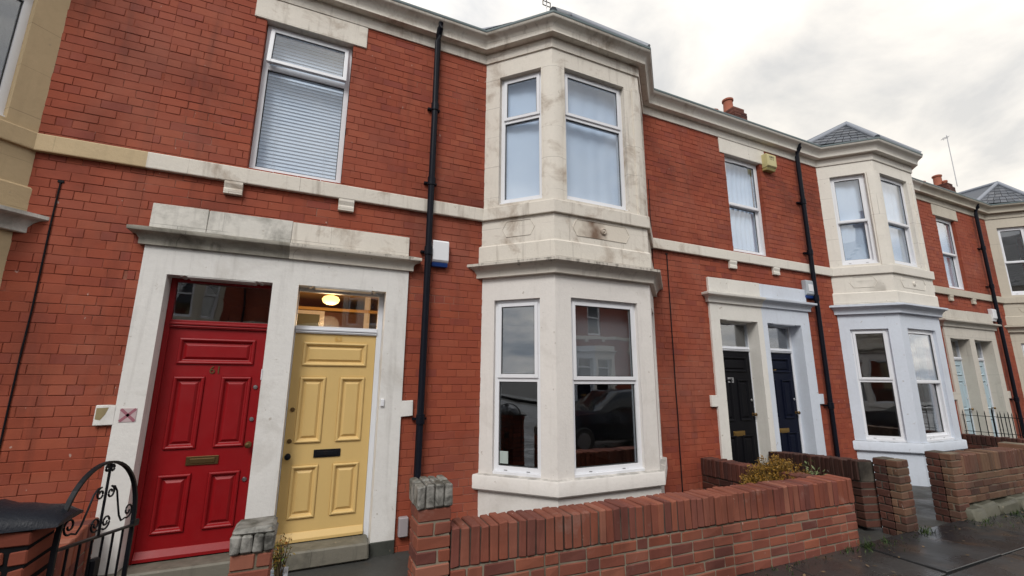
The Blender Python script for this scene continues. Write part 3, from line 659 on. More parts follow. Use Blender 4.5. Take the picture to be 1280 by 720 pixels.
# small fittings of the nearest house
sg = MB(); sg.cbox((-1.468, -.0345, 1.150), (-1.355, -.0305, 1.262), .001); st_ = sg.build('flag_sticker', paint('faded_pink', (.52,.40,.41), .7, .2), house1)
sg = MB()
def bar(ax_, az_, bx_, bz_, wd):
    d_ = Vector((bx_-ax_, bz_-az_)).normalized(); n_ = Vector((-d_.y, d_.x))*wd/2
    a_ = [(ax_+n_.x, -.0352, az_+n_.y), (bx_+n_.x, -.0352, bz_+n_.y), (bx_-n_.x, -.0352, bz_-n_.y), (ax_-n_.x, -.0352, az_-n_.y)]
    sg.poly(a_)
for a_ in ((-1.462, 1.256, -1.361, 1.156), (-1.361, 1.256, -1.462, 1.156)): bar(*a_, .022)
ob = sg.build('sticker_cross', paint('faded_crimson', (.36,.13,.17), .7, .4, .5, (.5,.38,.4)), st_)
sg = MB(); sg.cbox((.655, -.05, 1.235), (.690, -.0305, 1.31), .005); sg.build('doorbell', M['upvc'], house1)
sg = MB(); sg.cbox((-.462, -.036, 1.50), (-.452, -.0305, 1.60), .002); sg.build('paint_patch', M['upvc'], house1)
# flaked patch of bare stone on the left springer block
sg = MB(); sg.poly([(-1.624, -.0362, 1.268), (-1.624, -.0362, 1.178), (-1.590, -.0362, 1.170), (-1.562, -.0362, 1.215), (-1.545, -.0362, 1.272)]); sg.build('bare_stone_patch', stone('bare_sandstone', (.30,.24,.125), amt=.5), house1)

# ------------------------------------------------------------------ ground, pavement, road
def wet(name, c1, c2, r1, r2, scale=1.6, b=.25):
    t = NT(name); r = t.attr()
    a = t.mix(r, c1, c2); a = t.mix(t.math('MULTIPLY', t.noise(5, 8, .65), .6), a, tuple(x*.45 for x in c1))
    a = t.mix(t.math('MULTIPLY', t.ramp(t.noise(2.1, 7, .65, dist=.4), [(.55, 0), (.68, 1)]), .5), a, (.085, .055, .035))
    t.col(a); t.rough(t.ramp(t.noise(scale, 5, .6, dist=.3), [(.38, r1), (.62, r2)]), .5); t.bump(t.noise(28, 7, .7), b, .008); return t.m
FLAG = wet('wet_flagstone', (.022,.024,.027), (.048,.046,.044), .10, .45)
SOIL = wet('black_soil', (.018,.017,.014), (.018,.017,.014), .6, .9)
CONC = wet('wet_concrete', (.050,.050,.046), (.050,.050,.046), .3, .75)
ASPH = wet('wet_asphalt', (.040,.041,.044), (.040,.041,.044), .25, .6, b=.5)
MOSS = NT('moss'); MOSS.col(MOSS.mix(MOSS.noise(30, 5), (.018,.035,.008), (.07,.085,.018))); MOSS.rough(.95, .1); MOSS = MOSS.m
def sheet(name, x0, x1, y0, y1, z, mat, kind='structure'):
    m = MB(); n = 1; m.poly([(x0,y0,z),(x1,y0,z),(x1,y1,z),(x0,y1,z)]); return tag(m.build(name, mat), kind=kind)
sheet('ground', -400, 400, -400, 400, -.42, SOIL)
sheet('road', -80, 120, -10.5, -4.12, -.25, ASPH)
sheet('garden_ground', -40, 60, -1.84, .3, -.185, CONC)
sheet('far_garden_ground', -40, 60, -14.9, -12.75, -.185, CONC)
def paving(name, xa, xb, ya, yb, z):
    m = MB(); m.box(xa, xb, ya, yb, z-.25, z-.02, 1)
    rows = 3; y = yb
    for rw in range(rows):
        yn = yb-(yb-ya)*(rw+1)/rows; x = xa-random.random()*.5
        while x < xb:
            xe = x+random.uniform(.75, 1.35)
            dz = [random.uniform(-.007, .007) for _ in range(2)]
            g = .009
            i = len(m.v); m.cbox((x+g, yn+g, z-.05), (xe-g, y-g, z+dz[0]), .004, 0, random.random(), .0035)
            x = xe
        y = yn
    return tag(m.build(name, [FLAG, SOIL]), kind='structure')
paving('pavement', -8, 22, -3.98, -1.83, -.12); paving('far_pavement', -14, 34, -12.75, -10.62, -.12)
for nm, ya in (('kerb', -4.13), ('far_kerb', -10.62)):
    m = MB(); x = -14
    while x < 34: m.cbox((x+.003, ya, -.40), (x+.91, ya+.145, -.118), .014, 0, random.random(), .003); x += .915
    tag(m.build(nm, wet(nm+'_stone', (.12,.12,.115), (.17,.165,.155), .35, .7)), kind='structure')

# ------------------------------------------------------------------ garden walls of real bricks
def wall_run(root, A, B, T, z0, n, soldier, mats, slope=0., skew=0., name='brickwork', st=.232, first=0, jit=.003, soldw=.072, joint=.0055):
    """one-brick-thick wall from A to B (thickness to the left of A->B), n courses and a course of bricks on end"""
    A = Vector(A); B = Vector(B); Ln = (B-A).length; xf0 = mat_frame(A, B-A)
    xf = lambda x, y, z: xf0(x, y, z+slope*x)
    ya, yb_ = min(0, T), max(0, T); m = MB(xf); z = z0
    for k in range(n):
        x = -(st*.5 if (k+first) % 2 else 0)
        while x < Ln-.01:
            hd = random.random() < .16
            xe = x+(st*.5 if hd else st); a, b = max(0, x), min(Ln, xe)
            if Ln-b < .05: b = Ln; xe = Ln+1
            if b-a > .03: m.cbox((a+joint, ya+random.uniform(-.003, .002), z+joint), (b-joint, yb_+random.uniform(-.002, .003), z+COURSE-joint), .006, 0, random.random(), jit)
            x = xe
        z += COURSE
    ci = joint+.004; m.box(ci, Ln-ci, ya+.007, yb_-.007, z0, z+.003, 1)
    w_ = m.build(name, mats, root)
    if soldier:
        m = MB(xf); x = 0; 
        while x < Ln-.02:
            sw = soldw*random.uniform(.9, 1.12); xe = min(Ln, x+sw); h = soldier+random.uniform(-.007, .006); tl = random.uniform(-.004, .004)
            m.cbox((x+.0045, ya+tl-.006, z+.008), (xe-.0045, yb_+tl+.006, z+h), .008, 0, random.random(), .004); x = xe
        m.box(.004, Ln-.004, ya+.008, yb_-.008, z+.0035, z+soldier-.016, 1)
        m.build('coping', [mats[0], M['dmortar']], root)
    return w_
def brick_pier(root, x0, x1, y0, y1, z0, n, mats, name='pier'):
    m = MB()
    for k in range(n):
        z = z0+k*COURSE; g = .0055
        if k % 2 == 0:
            sp = [(x0, x1, y0, (y0+y1)/2), (x0, x1, (y0+y1)/2, y1)]
        else:
            q = x0+(x1-x0)*random.choice((.5, .62)); sp = [(x0, q, y0, y1), (q, x1, y0, y1)]
        for a, b, c, d in sp:
            m.cbox((a+(g if a > x0 else 0), c+(g if c > y0 else 0), z+g), (b-(g if b < x1 else 0), d-(g if d < y1 else 0), z+COURSE-g), .006, 0, random.random(), .003)
    m.box(x0+.008, x1-.008, y0+.008, y1-.008, z0, z0+n*COURSE, 1)
    return m.build(name, mats, root)
def edge_cap(root, x0, x1, y0, y1, z0, z1, n=4):
    m = MB()
    for j in range(n):
        a = x0+(x1-x0)*j/n; b = x0+(x1-x0)*(j+1)/n
        for (c, d) in ((y0, (y0+y1)/2-.004), ((y0+y1)/2+.004, y1)):
            m.cbox((a+.004, c, z0), (b-.004, d, z1+random.uniform(-.009, .004)), .009, 0, random.random(), .0045)
    m.box(x0+.02, x1-.02, y0+.02, y1-.02, z0-.004, z1-.02, 1)
    return m.build('pier_cap', [M['capstone'], M['dmortar']], root, bevel=.005)
GB, DB, YB = [M['gbrick'], M['gmortar']], [M['dbrick'], M['dmortar']], [M['ybrick'], M['ymortar']]
FY = -1.85
g = thing('garden_wall', (3, FY, -.18), 'long red brick garden wall under the nearest bay, with grey capped pier', 'wall')
def at_root(root, fn):
    n0 = set(C.objects); fn()
    for o in C.objects:
        if o not in n0 and o.parent == root: o.matrix_parent_inverse = Matrix.Translation(root.location).inverted()
def front():
    wall_run(g, (.907, FY), (5.255, FY), .222, -.180, 6, .245, GB, slope=-.0108)
    brick_pier(g, .685, .905, FY-.004, FY+.226, -.215, 11, GB); edge_cap(g, .668, .912, FY-.022, FY+.245, .705, .852)
at_root(g, front)
g2 = thing('gate_pier', (-.235, FY, -.18), 'short brick gate pier with weathered grey stone cap before the yellow door', 'pier')
def mid():
    brick_pier(g2, -.330, -.132, FY, FY+.21, -.255, 10, GB, 'brickwork')
    m = MB()
    for j in range(4):
        a = -.342+.0555*j; m.cbox((a+.002, FY-.015, .582), (a+.0535, FY+.215, .676), .010, 0, random.random(), .005)
    m.cbox((-.338, FY+.0, .672), (-.128, FY+.20, .711), .016, 0, .5, .006)
    m.build('pier_cap', M['capstone'], g2, bevel=.006)
at_root(g2, mid)
BLK = [brick('orange_brick', [(.22,.055,.030), (.19,.046,.027), (.25,.066,.036), (.16,.04,.026)], .5, .05), mortar('black_mortar', (.008,.008,.009), (.02,.018,.017))]
g3 = thing('garden_wall', (-2.5, FY, -.18), 'orange brick wall with rounded black coping at the bottom left corner', 'wall')
def leftw():
    wall_run(g3, (-4.6, FY), (-1.155, FY), .25, -.18, 12, 0, BLK, jit=.006, joint=.0105)
    m = MB(); n = 60; rows = []
    xs = [-4.6+(3.53)*i/n for i in range(n+1)]
    for i, x in enumerate(xs):
        e_ = max(0, min(1, (x+1.33)/.26)); hh = .105*(1-.8*e_**2)+.012*sin(i*1.3)+.006*sin(i*3.1)
        rows.append([m.V((x, FY+.125+(.155-.02*e_)*cos(a_)*1.0, .818+hh*sin(a_)**.8 if sin(a_) > 0 else .818)) for a_ in [pi*k/8 for k in range(9)]])
    for p, q in zip(rows, rows[1:]):
        for k_ in range(8): m.F((p[k_], p[k_+1], q[k_+1], q[k_]))
        m.F((p[0], p[8], q[8], q[0]))
    m.F(rows[0]); m.F(rows[-1]); m.build('coping', M['blackcap'], g3, smooth=50)
at_root(g3, leftw)
def divider(label, A, B, T, z0, n, sol, mats, slope, pier=None, cat='wall'):
    r_ = thing('boundary_wall', (A[0], A[1], -.18), label, cat, 'low brick walls between the front paths')
    def f():
        wall_run(r_, A, B, T, z0, n, sol, mats, slope=slope)
        if pier:
            x0_, x1_, y0_, y1_, zz_, n_, mt_ = pier; brick_pier(r_, x0_, x1_, y0_, y0_+.115, zz_, n_, mt_); brick_pier(r_, x0_+.002, x1_-.002, y0_+.121, y1_, zz_, n_, DB)  # street-side slice in its own brick, the slice behind it in dark brick
    at_root(r_, f); return r_
divider('low brick dividing wall behind the arched iron gate', (-1.49, -.02), (-1.49, -1.55), -.16, -.28, 6, .20, GB, -.115)
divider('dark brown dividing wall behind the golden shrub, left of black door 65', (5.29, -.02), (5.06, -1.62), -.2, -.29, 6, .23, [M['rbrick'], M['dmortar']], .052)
divider('dark dividing wall ending in a pier between the black and navy door paths', (6.70, -.06), (6.17, -1.60), -.2, -.295, 6, .235, DB, .095, (6.12, 6.345, -1.86, -1.61, -.20, 10, YB))
g5 = thing('garden_wall', (8.6, FY, -.18), 'mossy buff brick garden wall on rough stone footing below the blue-white bay', 'wall')
def w3():
    wall_run(g5, (7.55, FY), (11.9, FY), .222, .035, 4, .235, YB, slope=-.012)
    brick_pier(g5, 7.305, 7.55, FY-.01, FY+.105, -.20, 10, YB); brick_pier(g5, 7.307, 7.548, FY+.111, -1.60, -.20, 10, DB); brick_pier(g5, 9.33, 9.56, FY-.03, -1.60, -.03, 8, YB)  # end pier: buff slice towards the street, dark brick behind
    m = MB(); x = 7.42
    while x < 11.9:
        xe = x+random.uniform(.25, .5); m.cbox((x+.004, FY-.10+random.uniform(-.03, .03), -.16), (xe-.004, FY+.25, .03+random.uniform(-.035, .002)), .03, 0, random.random(), .018); x = xe
    m.build('footing', stone('mossy_footing', (.12,.115,.085), (.03,.04,.015), .9, .4, .8), g5, smooth=40)
at_root(g5, w3)
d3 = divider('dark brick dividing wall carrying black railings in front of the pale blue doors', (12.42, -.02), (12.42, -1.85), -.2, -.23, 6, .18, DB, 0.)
def railing(label, x, ya, yb, z0, z1):
    r_ = thing('railing', (x, ya, z0), label, 'railing', 'black spiked railings by the pale blue doors'); n = int(abs(yb-ya)/.105)
    for k_ in range(n+1):
        y_ = ya+(yb-ya)*k_/n; b = MB(); rr = .014 if k_ % 6 == 4 else .008; top = z1+(.05 if k_ % 6 == 4 else 0)
        b.tube([(0, y_-ya, -.03), (0, y_-ya, top-z0-.05), (0, y_-ya, top-z0)], [rr, rr, .002], 6); b.build('bar', M['black'], r_)
    for zz in (.05, z1-z0-.11): b = MB(); b.box(-.012, .012, min(0, yb-ya)-.02, max(0, yb-ya)+.02, zz-.005, zz+.005); b.build('rail', M['black'], r_)
railing('black spiked railing on the dark wall by the pale blue doors', 12.52, -.06, -1.84, .455, .93)
railing('second black railing, further right between the two pale blue door paths', 13.62, -.2, -1.84, -.18, .86)

# ------------------------------------------------------------------ arched iron gate, sagging on its hinges
GH, GL_ = Vector((-1.104, -1.75)), Vector((-.978, -1.10)); GW = (GL_-GH).length
gate = thing('iron_gate', (GH.x, GH.y, -.12), 'black wrought iron arched gate with scrolls, standing open beside the red door', 'gate')
gd = (GL_-GH)/GW; gx = lambda x, y, z: (gd.x*x-gd.y*y, gd.y*x+gd.x*y, z+.12-.078*x/GW)
def gtube(name, pts, r, n=7):
    m = MB(); m.tube([gx(x, y, z) for x, y, z in pts], r, n); return m.build(name, M['black'], gate, smooth=50)
ZB, AH = .695, .385
arch = [(GW/2-GW/2*cos(pi*k/24), 0, ZB+AH*sin(pi*k/24)**.85 if 0 < k < 24 else ZB) for k in range(25)]
m = MB()
def flat(pts, hw, ht):
    """flat bar following pts in the gate's plane, hw half width across the plane, ht half thickness in it"""
    P = [Vector((p[0], p[2])) for p in pts]; rows = []
    for i, p in enumerate(P):
        tv = (P[min(i+1, len(P)-1)]-P[max(i-1, 0)]).normalized(); nv = Vector((-tv.y, tv.x))*ht
        rows.append([m.V(gx(p.x+s1*nv.x, s2*hw, p.y+s1*nv.y)) for s1, s2 in ((-1,-1), (1,-1), (1,1), (-1,1))])
    for a, b in zip(rows, rows[1:]):
        for k in range(4): m.F((a[k], a[(k+1)%4], b[(k+1)%4], b[k]))
    m.F(rows[0]); m.F(rows[-1])
flat([(0, 0, .02)]+[(0, 0, .3), (0, 0, .6)]+arch+[(GW, 0, .6), (GW, 0, .3), (GW, 0, .02)], .0115, .0065)
m.build('frame', M['black'], gate)
for zz in (ZB-.015, .10): m = MB(); flat([(0, 0, zz), (GW, 0, zz)], .013, .006); m.build('crossbar', M['black'], gate)
for k in range(1, 7):
    x = GW*k/7; gtube('bar', [(x, 0, .10), (x, 0, ZB-.015)], .0065)
gtube('centre_bar', [(GW/2, 0, ZB-.02), (GW/2, 0, ZB+AH)], .007)
def spiral(cx, cz, r0, r1, a0, turns, n=22): return [(cx+(r0+(r1-r0)*k/n)*cos(a0+turns*2*pi*k/n), 0, cz+(r0+(r1-r0)*k/n)*sin(a0+turns*2*pi*k/n)) for k in range(n+1)]
for sg_ in (-1, 1):
    X = lambda d: GW/2+sg_*d
    mir = lambda pts: [(GW/2+sg_*(p[0]), 0, p[2]) for p in pts]
    top = spiral(.042, ZB+.215, .010, .040, pi*.2, 1.3)[:-1]
    t0 = top[-1]
    s_ = mir(spiral(.046, ZB+.215, .034, .010, pi*.5, -1.25)[::-1]); lo = mir(spiral(.255, ZB+.085, .045, .012, pi*1.35, 1.35))
    mid_ = mir([(.075, 0, ZB+.245), (.105, 0, ZB+.215), (.135, 0, ZB+.14), (.165, 0, ZB+.07), (.195, 0, ZB+.035)])
    gtube('scroll', s_+mid_+lo, .0052)
    gtube('scroll', mir(spiral(.045, ZB+.055, .042, .010, -pi*.7, 1.4)), .0052)
for sg_ in (-1, 1): gtube('top_curl', [(GW/2+sg_*p[0], 0, p[2]) for p in spiral(.022, ZB+AH-.035, .02, .006, pi*.6, -1.2)], .006)
m = MB(); m.cbox((-.035, -.02, -.05), (.035, .02, .05), .012); mm = m; mm.v = [gx(GW/2+p[0], p[1], .52+p[2]) for p in mm.v]; mm.build('lock', M['black'], gate)
m = MB(); m.cbox((-.01, -.012, -.02), (.055, .012, .02), .004); m.v = [gx(GW+p[0], p[1], ZB-.005+p[2]) for p in m.v]; m.build('latch', M['black'], gate)

# ------------------------------------------------------------------ plants
def leafmat(name, a, b):
    t = NT(name); t.col(t.mix(t.attr(), a, b)); t.rough(.6, .3); t.b.inputs['Subsurface Weight'].default_value = 0; return t.m
def shrub(root, n_twig, R, H, mat, leaf=.012, per=26, name='foliage', flat_=1.0, seed=3):
    random.seed(seed); m = MB(); tw = MB()
    for k in range(n_twig):
        a = random.uniform(0, 2*pi); ph = random.random()**.6; ln = random.uniform(.75, 1.08)
        d = Vector((cos(a)*ph*R*flat_, sin(a)*ph*R, H*(1-.38*ph*ph)))*ln
        base = Vector((cos(a)*ph*R*.18, sin(a)*ph*R*.18, 0)); ctl = base.lerp(d, .5)+Vector((0, 0, H*.12))
        P = lambda u: base*(1-u)**2+ctl*2*u*(1-u)+d*u*u
        tw.tube([P(0), P(.35), P(.7), P(1)], [.005, .004, .003, .0015], 4, caps=False)
        for j in range(per):
            u = random.uniform(.35, 1.03); p = P(u)+Vector((random.gauss(0, .017), random.gauss(0, .017), random.gauss(0, .015)))
            ax_ = Vector((random.gauss(0, 1), random.gauss(0, 1), random.uniform(-.2, 1.6))).normalized(); sd_ = ax_.cross(Vector((random.gauss(0,1), random.gauss(0,1), random.gauss(0,1)))).normalized()
            l_ = leaf*random.uniform(.7, 1.6); wd = l_*.32; r_ = min(1, max(0, random.gauss(.35+.5*(u-.6), .25)))
            m.poly([p-ax_*l_, p+sd_*wd, p+ax_*l_, p-sd_*wd], 0, r_)
    m.build(name, mat, root); tw.build('twigs', plain(name+'_twig', (.09,.06,.03), .9), root)
g = thing('shrub', (4.98, -1.22, -.16), 'round golden yellow shrub behind the brick garden wall', 'shrub')
shrub(g, 560, .40, .765, leafmat('golden_leaf', (.075,.06,.014), (.36,.185,.026)), 0.013, 80, flat_=1.0)
g = thing('planter', (-.21, -.95, -.18), 'small grey trough planter on the ground by the yellow door step', 'planter')
m = MB(); m.box(-.15, .15, -.12, .16, 0, .012)
for (a, b, c, d) in ((-.15, -.132, -.12, .16), (.132, .15, -.12, .16), (-.132, .132, -.12, -.102), (-.132, .132, .142, .16)): m.box(a, b, c, d, .012, .27)
for (a, b, c, d) in ((-.16, -.13, -.13, .17), (.13, .16, -.13, .17), (-.13, .13, -.13, -.1), (-.13, .13, .14, .17)): m.box(a, b, c, d, .27, .29)
m.build('trough', paint('grey_plastic', (.30,.33,.38), .5), g, bevel=.003); m = MB(); m.box(-.13, .13, -.10, .14, .2, .25); m.build('soil', SOIL, g)
g = thing('potted_plant', (-.115, -.93, .06), 'straggly little orange and green plant in the grey trough', 'plant')
shrub(g, 16, .085, .36, leafmat('rusty_leaf', (.07,.12,.02), (.30,.11,.02)), .012, 20, seed=5)
g = thing('potted_plant', (6.02, -.95, -.18), 'pale variegated plant against the dark dividing wall', 'plant')
shrub(g, 26, .17, .68, leafmat('variegated_leaf', (.06,.10,.03), (.30,.33,.17)), .028, 9, seed=9)
random.seed(21)
m = MB()
def tuft(cx, cy, z, n, h, sp):
    for _ in range(n//2):
        a = random.uniform(0, 2*pi); r_ = abs(random.gauss(0, sp)); p = Vector((cx+r_*cos(a), cy+r_*sin(a)*.6, z)); d = Vector((random.gauss(0, .5), random.gauss(0, .5), 1)).normalized()*h*random.uniform(.4, 1.2)
        s_ = Vector((cos(a+1.5), sin(a+1.5), 0))*.006; m.poly([p-s_, p+s_, p+d*.6+s_*.8, p+d], 0, random.random())
for (x, y, n, h, sp) in ((5.22, -1.93, 130, .07, .10), (5.55, -1.93, 120, .05, .13), (6.33, -1.92, 120, .07, .09), (6.0, -1.96, 60, .03, .2), (4.95, -1.9, 60, .05, .08), (4.2, -1.9, 40, .04, .2), (7.5, -2.0, 90, .05, .2), (8.3, -2.0, 150, .05, .35), (9.3, -2.0, 150, .05, .4), (10.4, -2.0, 120, .05, .4)): tuft(x, y, -.125, n, h, sp)
for x in (.95, 1.6, 2.4, 3.1, 3.9, 4.5): tuft(x, -1.875, -.125, 30, .03, .12)
tag(m.build('weeds', leafmat('weed_leaf', (.012,.028,.007), (.055,.08,.022))), kind='stuff')

m = MB()
for _ in range(150):
    x, y = random.uniform(.4, 11), random.uniform(-3.9, -1.9); y = -1.9-abs(random.gauss(0, .35)) if random.random() < .6 else y
    a = random.uniform(0, 6.3); l_ = random.uniform(.008, .026); u_ = Vector((cos(a), sin(a), random.uniform(-.15, .3)))*l_; v_ = Vector((-sin(a), cos(a), random.uniform(-.2, .3)))*l_*.5; p = Vector((x, y, -.104))
    m.poly([p-u_, p+v_, p+u_, p-v_], 0, random.random())
tag(m.build('leaf_litter', leafmat('dead_leaf', (.05,.03,.015), (.22,.15,.08))), kind='stuff')

# ------------------------------------------------------------------ things fixed to the fronts
def wall_cable(x, z0, z1, r_, label, blob=False):
    m = MB(); n = 9; m.tube([(x+random.uniform(-.004, .004), -r_-.002, z0+(z1-z0)*k/n) for k in range(n+1)], r_, 6)
    if blob: m.cbox((x-.022, -.012, z1-.008), (x+.022, -.001, z1+.016), .004)
    tag(m.build('cable', M['black']), label, 'cable')
wall_cable(-2.17, -.18, 3.19, .0065, 'black cable climbing the brick left of the red door', True)
wall_cable(4.71, -.18, 3.375, .008, 'black cable down the brick right of the nearest bay', True)
wall_cable(4.44, 2.75, 4.54, .005, 'thin short cable beside the upper right of the nearest bay')
wall_cable(1.22+PER, .9, 2.72, .005, 'thin looped cable right of the grey alarm box')
def alarm(name, loc, w_, h, d, body, base, label, kind):
    r_ = thing(name, loc, label, 'alarm box'); m = MB(); b0 = h*.16
    pr = [(0, b0), (-d*.8, b0), (-d, b0+h*.08), (-d, h*.93), (-d*.85, h), (0, h)]
    m.prism(pr, -w_/2, w_/2); m.build('cover', body, r_, bevel=.008)
    m = MB(); m.prism([(0, .002), (-d*.62, .0), (-d*.80, b0-.002), (0, b0-.002)], -w_/2+.004, w_/2-.004); m.build('base', base, r_, bevel=.006); return r_
BLUE = paint('blue_plastic', (.012,.05,.22), .4)
alarm('alarm_box', (1.215, -.001, 2.785), .195, .31, .085, M['upvc'], BLUE, 'white alarm box with blue base beside the nearest drainpipe', 1)
r_ = alarm('alarm_box', (.265+PER, -.001, 5.245), .25, .31, .12, paint('yellow_plastic', (.55,.49,.24), .5), paint('dull_yellow_plastic', (.42,.36,.14), .5), 'dull yellow alarm box high up beside the window, under the gutter', 1)
m = MB()
for q in range(3): m.cbox((-.055+.04*q, -.1215, .225), (-.03+.04*q, -.1202, .262), .0005); m.cbox((-.05+.04*q, -.1215, .188), (-.035+.04*q, -.1202, .213), .0005)
m.build('lettering', M['rubber'], r_)
r_ = alarm('alarm_box', (.955+PER, -.001, 2.945), .235, .325, .085, paint('grey_white_plastic', (.42,.46,.50), .4), BLUE, 'grey square alarm box with blue base above the navy door', 1)
m = MB(); m.cbox((-.065, -.091, .12), (.065, -.0852, .25), .004); m.build('badge', M['upvc'], r_)
alarm('alarm_box', (.93+2*PER, -.001, 2.93), .2, .30, .085, M['upvc'], M['upvc'], 'white alarm box above the pale blue doors', 1)
m = MB(); m.cbox((.905, -.07, -.035), (1.0, -.001, .145), .008); tag(m.build('meter_box', paint('dusty_grey_plastic', (.34,.30,.31), .6, .15, .4)), 'small dusty grey box on the wall foot right of the yellow door', 'box')

def aerial(loc, label, boom, els, H):
    r_ = thing('aerial', loc, label, 'aerial'); m = MB(); m.tube([(0,0,0), (0,0,H)], .017, 8); m.build('mast', M['steel'], r_)
    b = Vector(boom); m = MB(); m.tube([Vector((0,0,H-.05)), Vector((0,0,H-.05))+b], .012, 6); m.build('boom', M['steel'], r_)
    sd_ = b.cross(Vector((0,0,1))).normalized(); m = MB()
    for q, ln in els: p = Vector((0,0,H-.05))+b*q; m.tube([p-sd_*ln, p+sd_*ln], .006, 5)
    m.build('rods', M['steel'], r_); return r_
ra = aerial((5.14, 4.4, 10.4), 'small television aerial peeping over the gutter of the nearest bay', (-.25, -.45, .02), [(.1+.11*i, .10-.004*i) for i in range(8)], 1.72)
m = MB()
for zz in (1.52, 1.66): m.box(-.125, .125, -.01, .01, zz-.008, zz+.008)
for xx in (-.12, .12): m.box(xx-.008, xx+.008, -.011, .011, 1.52, 1.66)
m.build('reflector', M['black'], ra)
aerial((26.4, 3.9, 10.3), 'thin pole aerial on the farthest chimney', (-1.0, -.2, -.55), [(.2+.15*i, .12) for i in range(5)], 2.6)

# ------------------------------------------------------------------ behind the glass: blinds, curtains, the hall lamp
def venetian(label, x0, x1, y, z0, z1, sp=.042):
    r_ = thing('venetian_blind', ((x0+x1)/2, y, z0), label, 'blind'); m = MB(); hw = (x1-x0)/2; z = .02; a = rad(74)
    while z < z1-z0-.03:
        dy, dz = .024*cos(a), .024*sin(a); m.poly([(-hw, -dy, z-dz), (hw, -dy, z-dz), (hw, dy, z+dz), (-hw, dy, z+dz)]); z += sp
    m.build('slats', M['blind'], r_); m = MB(); m.box(-hw, hw, -.02, .025, z1-z0-.03, z1-z0); m.build('head_rail', M['upvc'], r_)
    m = MB()
    for x in (-hw*.6, hw*.6): m.tube([(x, -.026, 0), (x, -.026, z1-z0)], .0015, 4)
    m.build('cords', M['upvc'], r_)
venetian('closed white venetian blind in the upstairs window above the doors', -.78, .055, .20, 3.66, 5.36)
def drape(label, path, z0, z1, mat, amp=.018, wl=.11, name='net_curtain', cat='curtain', group=None):
    m = MB(); P = [Vector(p) for p in path]; pts = []
    for a, b in zip(P, P[1:]):
        L_ = (b-a).length; n = max(2, int(L_/.015)); nv = Vector((-(b-a).y, (b-a).x))/L_
        for k in range(n): u = k/n; s_ = L_*u; pts.append(a.lerp(b, u)+nv*amp*sin(2*pi*s_/wl+.8*sin(s_*9)))
    pts.append(P[-1])
    for q in (0, .004):
        lo = [m.V((p.x, p.y+q, z0)) for p in pts]; hi = [m.V((p.x, p.y+q, z1)) for p in pts]
        for k in range(len(pts)-1): m.F((lo[k], lo[k+1], hi[k+1], hi[k]))
    return tag(m.build(name, mat, smooth=60), label, cat, group)
bp_ = lambda dx, o: [(BL+.18+dx, .02+o*.2), (BC+.10+dx, -BD+.20+o), (BF-.10+dx, -BD+.20+o), (BR-.18+dx, .02+o*.2)]
drape('net curtain tinted with reflected sky blue in the upper windows of the nearest bay', bp_(0, 0), 3.62, 5.45, M['net'], .004, .22)
drape('white net curtain in the upstairs window of the second house', [(-.78+PER, .19), (.06+PER, .19)], 3.64, 5.36, M['net'])
drape('white net curtain in the upper windows of the blue-white bay', bp_(PER, 0), 3.62, 5.45, M['net'], .006, .17)
drape('white blind in the upstairs window above the pale blue doors', [(-.78+2*PER, .19), (.06+2*PER, .19)], 3.64, 5.36, M['net'], .004)
m = MB(); m.cbox((BC+.16, -BD+.185, 1.50), (BF-.16, -BD+.193, 2.42), .002); tag(m.build('roller_blind', M['grey']), 'grey roller blind half down in the lower front window of the nearest bay', 'blind')
drape('curtain coloured amber for the warm glow at the corner of the lower nearest bay', [(2.52, -.42), (2.74, -.40)], .08, 2.4, M['amber'], .02, .07, 'curtain')  # orange glow behind the pane put into the cloth's colour
m = MB(); m.cbox((0, 0, 0), (.10, .012, .13), .003); xf_ = mat_frame((BL+.2*.64/LC+.03, -.2*BD/LC+.06), Vector(BAY[1])-Vector(BAY[0])); m.v = [xf_(p[0]+.045, p[1]+.01, p[2]+.60) for p in m.v]
tag(m.build('window_card', paint('pale_green_card', (.42,.48,.45), .6, .3)), 'small pale card in the corner of the lower left bay pane', 'card')
lamp = thing('ceiling_lamp', (.11, 1.0, 2.575), 'lit glass ceiling lamp in the hall behind the yellow door', 'lamp')
m = MB(); m.lathe([(.06, 0), (.062, -.02), (.04, -.045)], (0,0,0), 20); m.build('lamp_base', M['brass'], lamp, smooth=40)
m = MB(); m.lathe([(.045, -.045), (.085, -.06), (.105, -.09), (.09, -.13), (.05, -.155), (.01, -.16)], (0,0,0), 24); m.build('lamp_shade', emit('lit_shade', (1, .55, .16), 2.6), lamp, smooth=60)
ld = bpy.data.lights.new('hall_bulb', 'POINT'); ld.energy = 12; ld.color = (1, .68, .36); ld.shadow_soft_size = .12; lo_ = bpy.data.objects.new('hall_bulb', ld); C.objects.link(lo_); lo_.location = (0, 0, -.42); lo_.parent = lamp
m = MB(); m.box(.02, .72, 3.33, 3.39, -.05, 1.95); hd_ = m.build('inner_door', paint('brown_varnish', (.10,.045,.02), .7), house1)
BRN = paint('brown_varnish_frame', (.085,.035,.018), .7)
m = MB(); m.box(.06, .60, 1.90, 1.95, -.05, 2.44); m.build('inner_door_panel', BRN, house1)
m = MB(); m.box(-.33, .06, 1.90, 1.95, 2.40, 2.45); m.box(.0, .06, 1.90, 1.951, -.05, 2.40); m.box(.60, .68, 1.90, 1.951, -.05, 2.70); m.build('inner_door_frame', M['white'], house1)
m = MB(); m.box(-.33, .0, 1.915, 1.93, -.05, 2.40); m.build('inner_door_glass', paint('greenish_glass', (.10,.13,.09), .4), house1)
m = MB(); m.box(-.33, .80, 1.88, 1.955, 2.46, 2.50); m.build('picture_rail', M['hall'], house1)

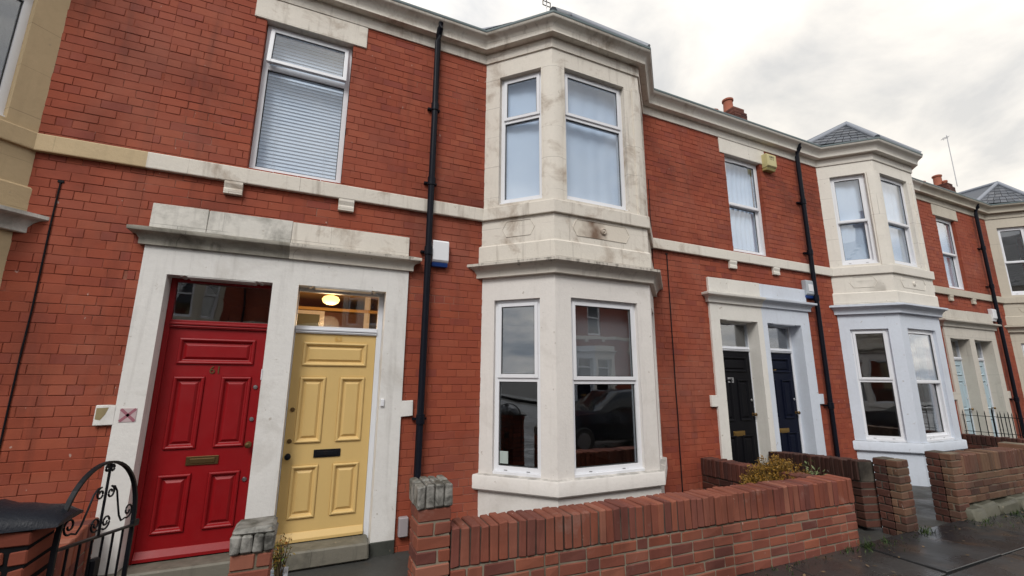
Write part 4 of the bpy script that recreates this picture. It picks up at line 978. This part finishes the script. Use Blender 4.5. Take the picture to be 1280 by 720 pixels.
# ------------------------------------------------------------------ car parked up the road, mirrored in the lower bay window
car = thing('parked_car', (7.3, -6.3, -.25), 'dark parked car mirrored in the lower bay window', 'car')
st = [(-2.1, .60, .50, .70, 0), (-2.0, .74, .42, .78, 0), (-1.4, .83, .36, .88, 0), (-.85, .86, .34, .94, .0), (-.1, .87, .33, .95, .48), (.6, .87, .33, .95, .54), (1.3, .86, .34, .97, .46), (1.85, .82, .38, .98, .10), (2.05, .74, .44, .92, 0), (2.12, .64, .52, .80, 0)]
m = MB(); rows = []
for x, wd, zs_, zb_, rf_ in st:
    top = [(wd*.62, zb_+rf_), (wd*.70, zb_+rf_*.92)] if rf_ else [(wd*.62, zb_+.02), (wd*.85, zb_+.005)]
    half = [(wd*.6, zs_-.10), (wd*.97, zs_-.02), (wd, zs_+(zb_-zs_)*.5), (wd*.95, zb_)]+top[::-1]
    rows.append([m.V((x, -a, z)) for a, z in half]+[m.V((x, a, z)) for a, z in half[::-1]])
nn = len(rows[0])
for i, (p, q) in enumerate(zip(rows, rows[1:])):
    for k in range(nn):
        side = k in (3, nn-5) or (k in (4,5,6) and i in (3, 6, 7))
        m.F((p[k], p[(k+1)%nn], q[(k+1)%nn], q[k]), 1 if side and 3 <= i <= 7 else 0)
m.F(rows[0]); m.F(rows[-1]); m.build('body', [plain('dark_car_paint', (.008,.012,.022), .12), plain('car_glass', (.01,.012,.014), .04)], car, smooth=35)
for x in (-1.35, 1.32):
    for y in (-.80, .80):
        q = MB(); q.lathe([(.20, -.10), (.29, -.10), (.315, -.06), (.315, .06), (.29, .10), (.20, .10)], (x, y, .315), 28, axis='y'); wh = q.build('wheel', M['rubber'], car, smooth=40)
        q = MB(); q.lathe([(.05, -.105), (.19, -.102), (.205, -.085), (.205, .085), (.19, .102), (.05, .105)], (x, y, .315), 20, axis='y'); q.build('rim', M['steel'], wh, smooth=40)
for y in (-.58, .58):
    q = MB(); q.cbox((-2.09, y-.13, .60), (-2.0, y+.13, .72), .03); q.build('headlight', M['steel'], car)
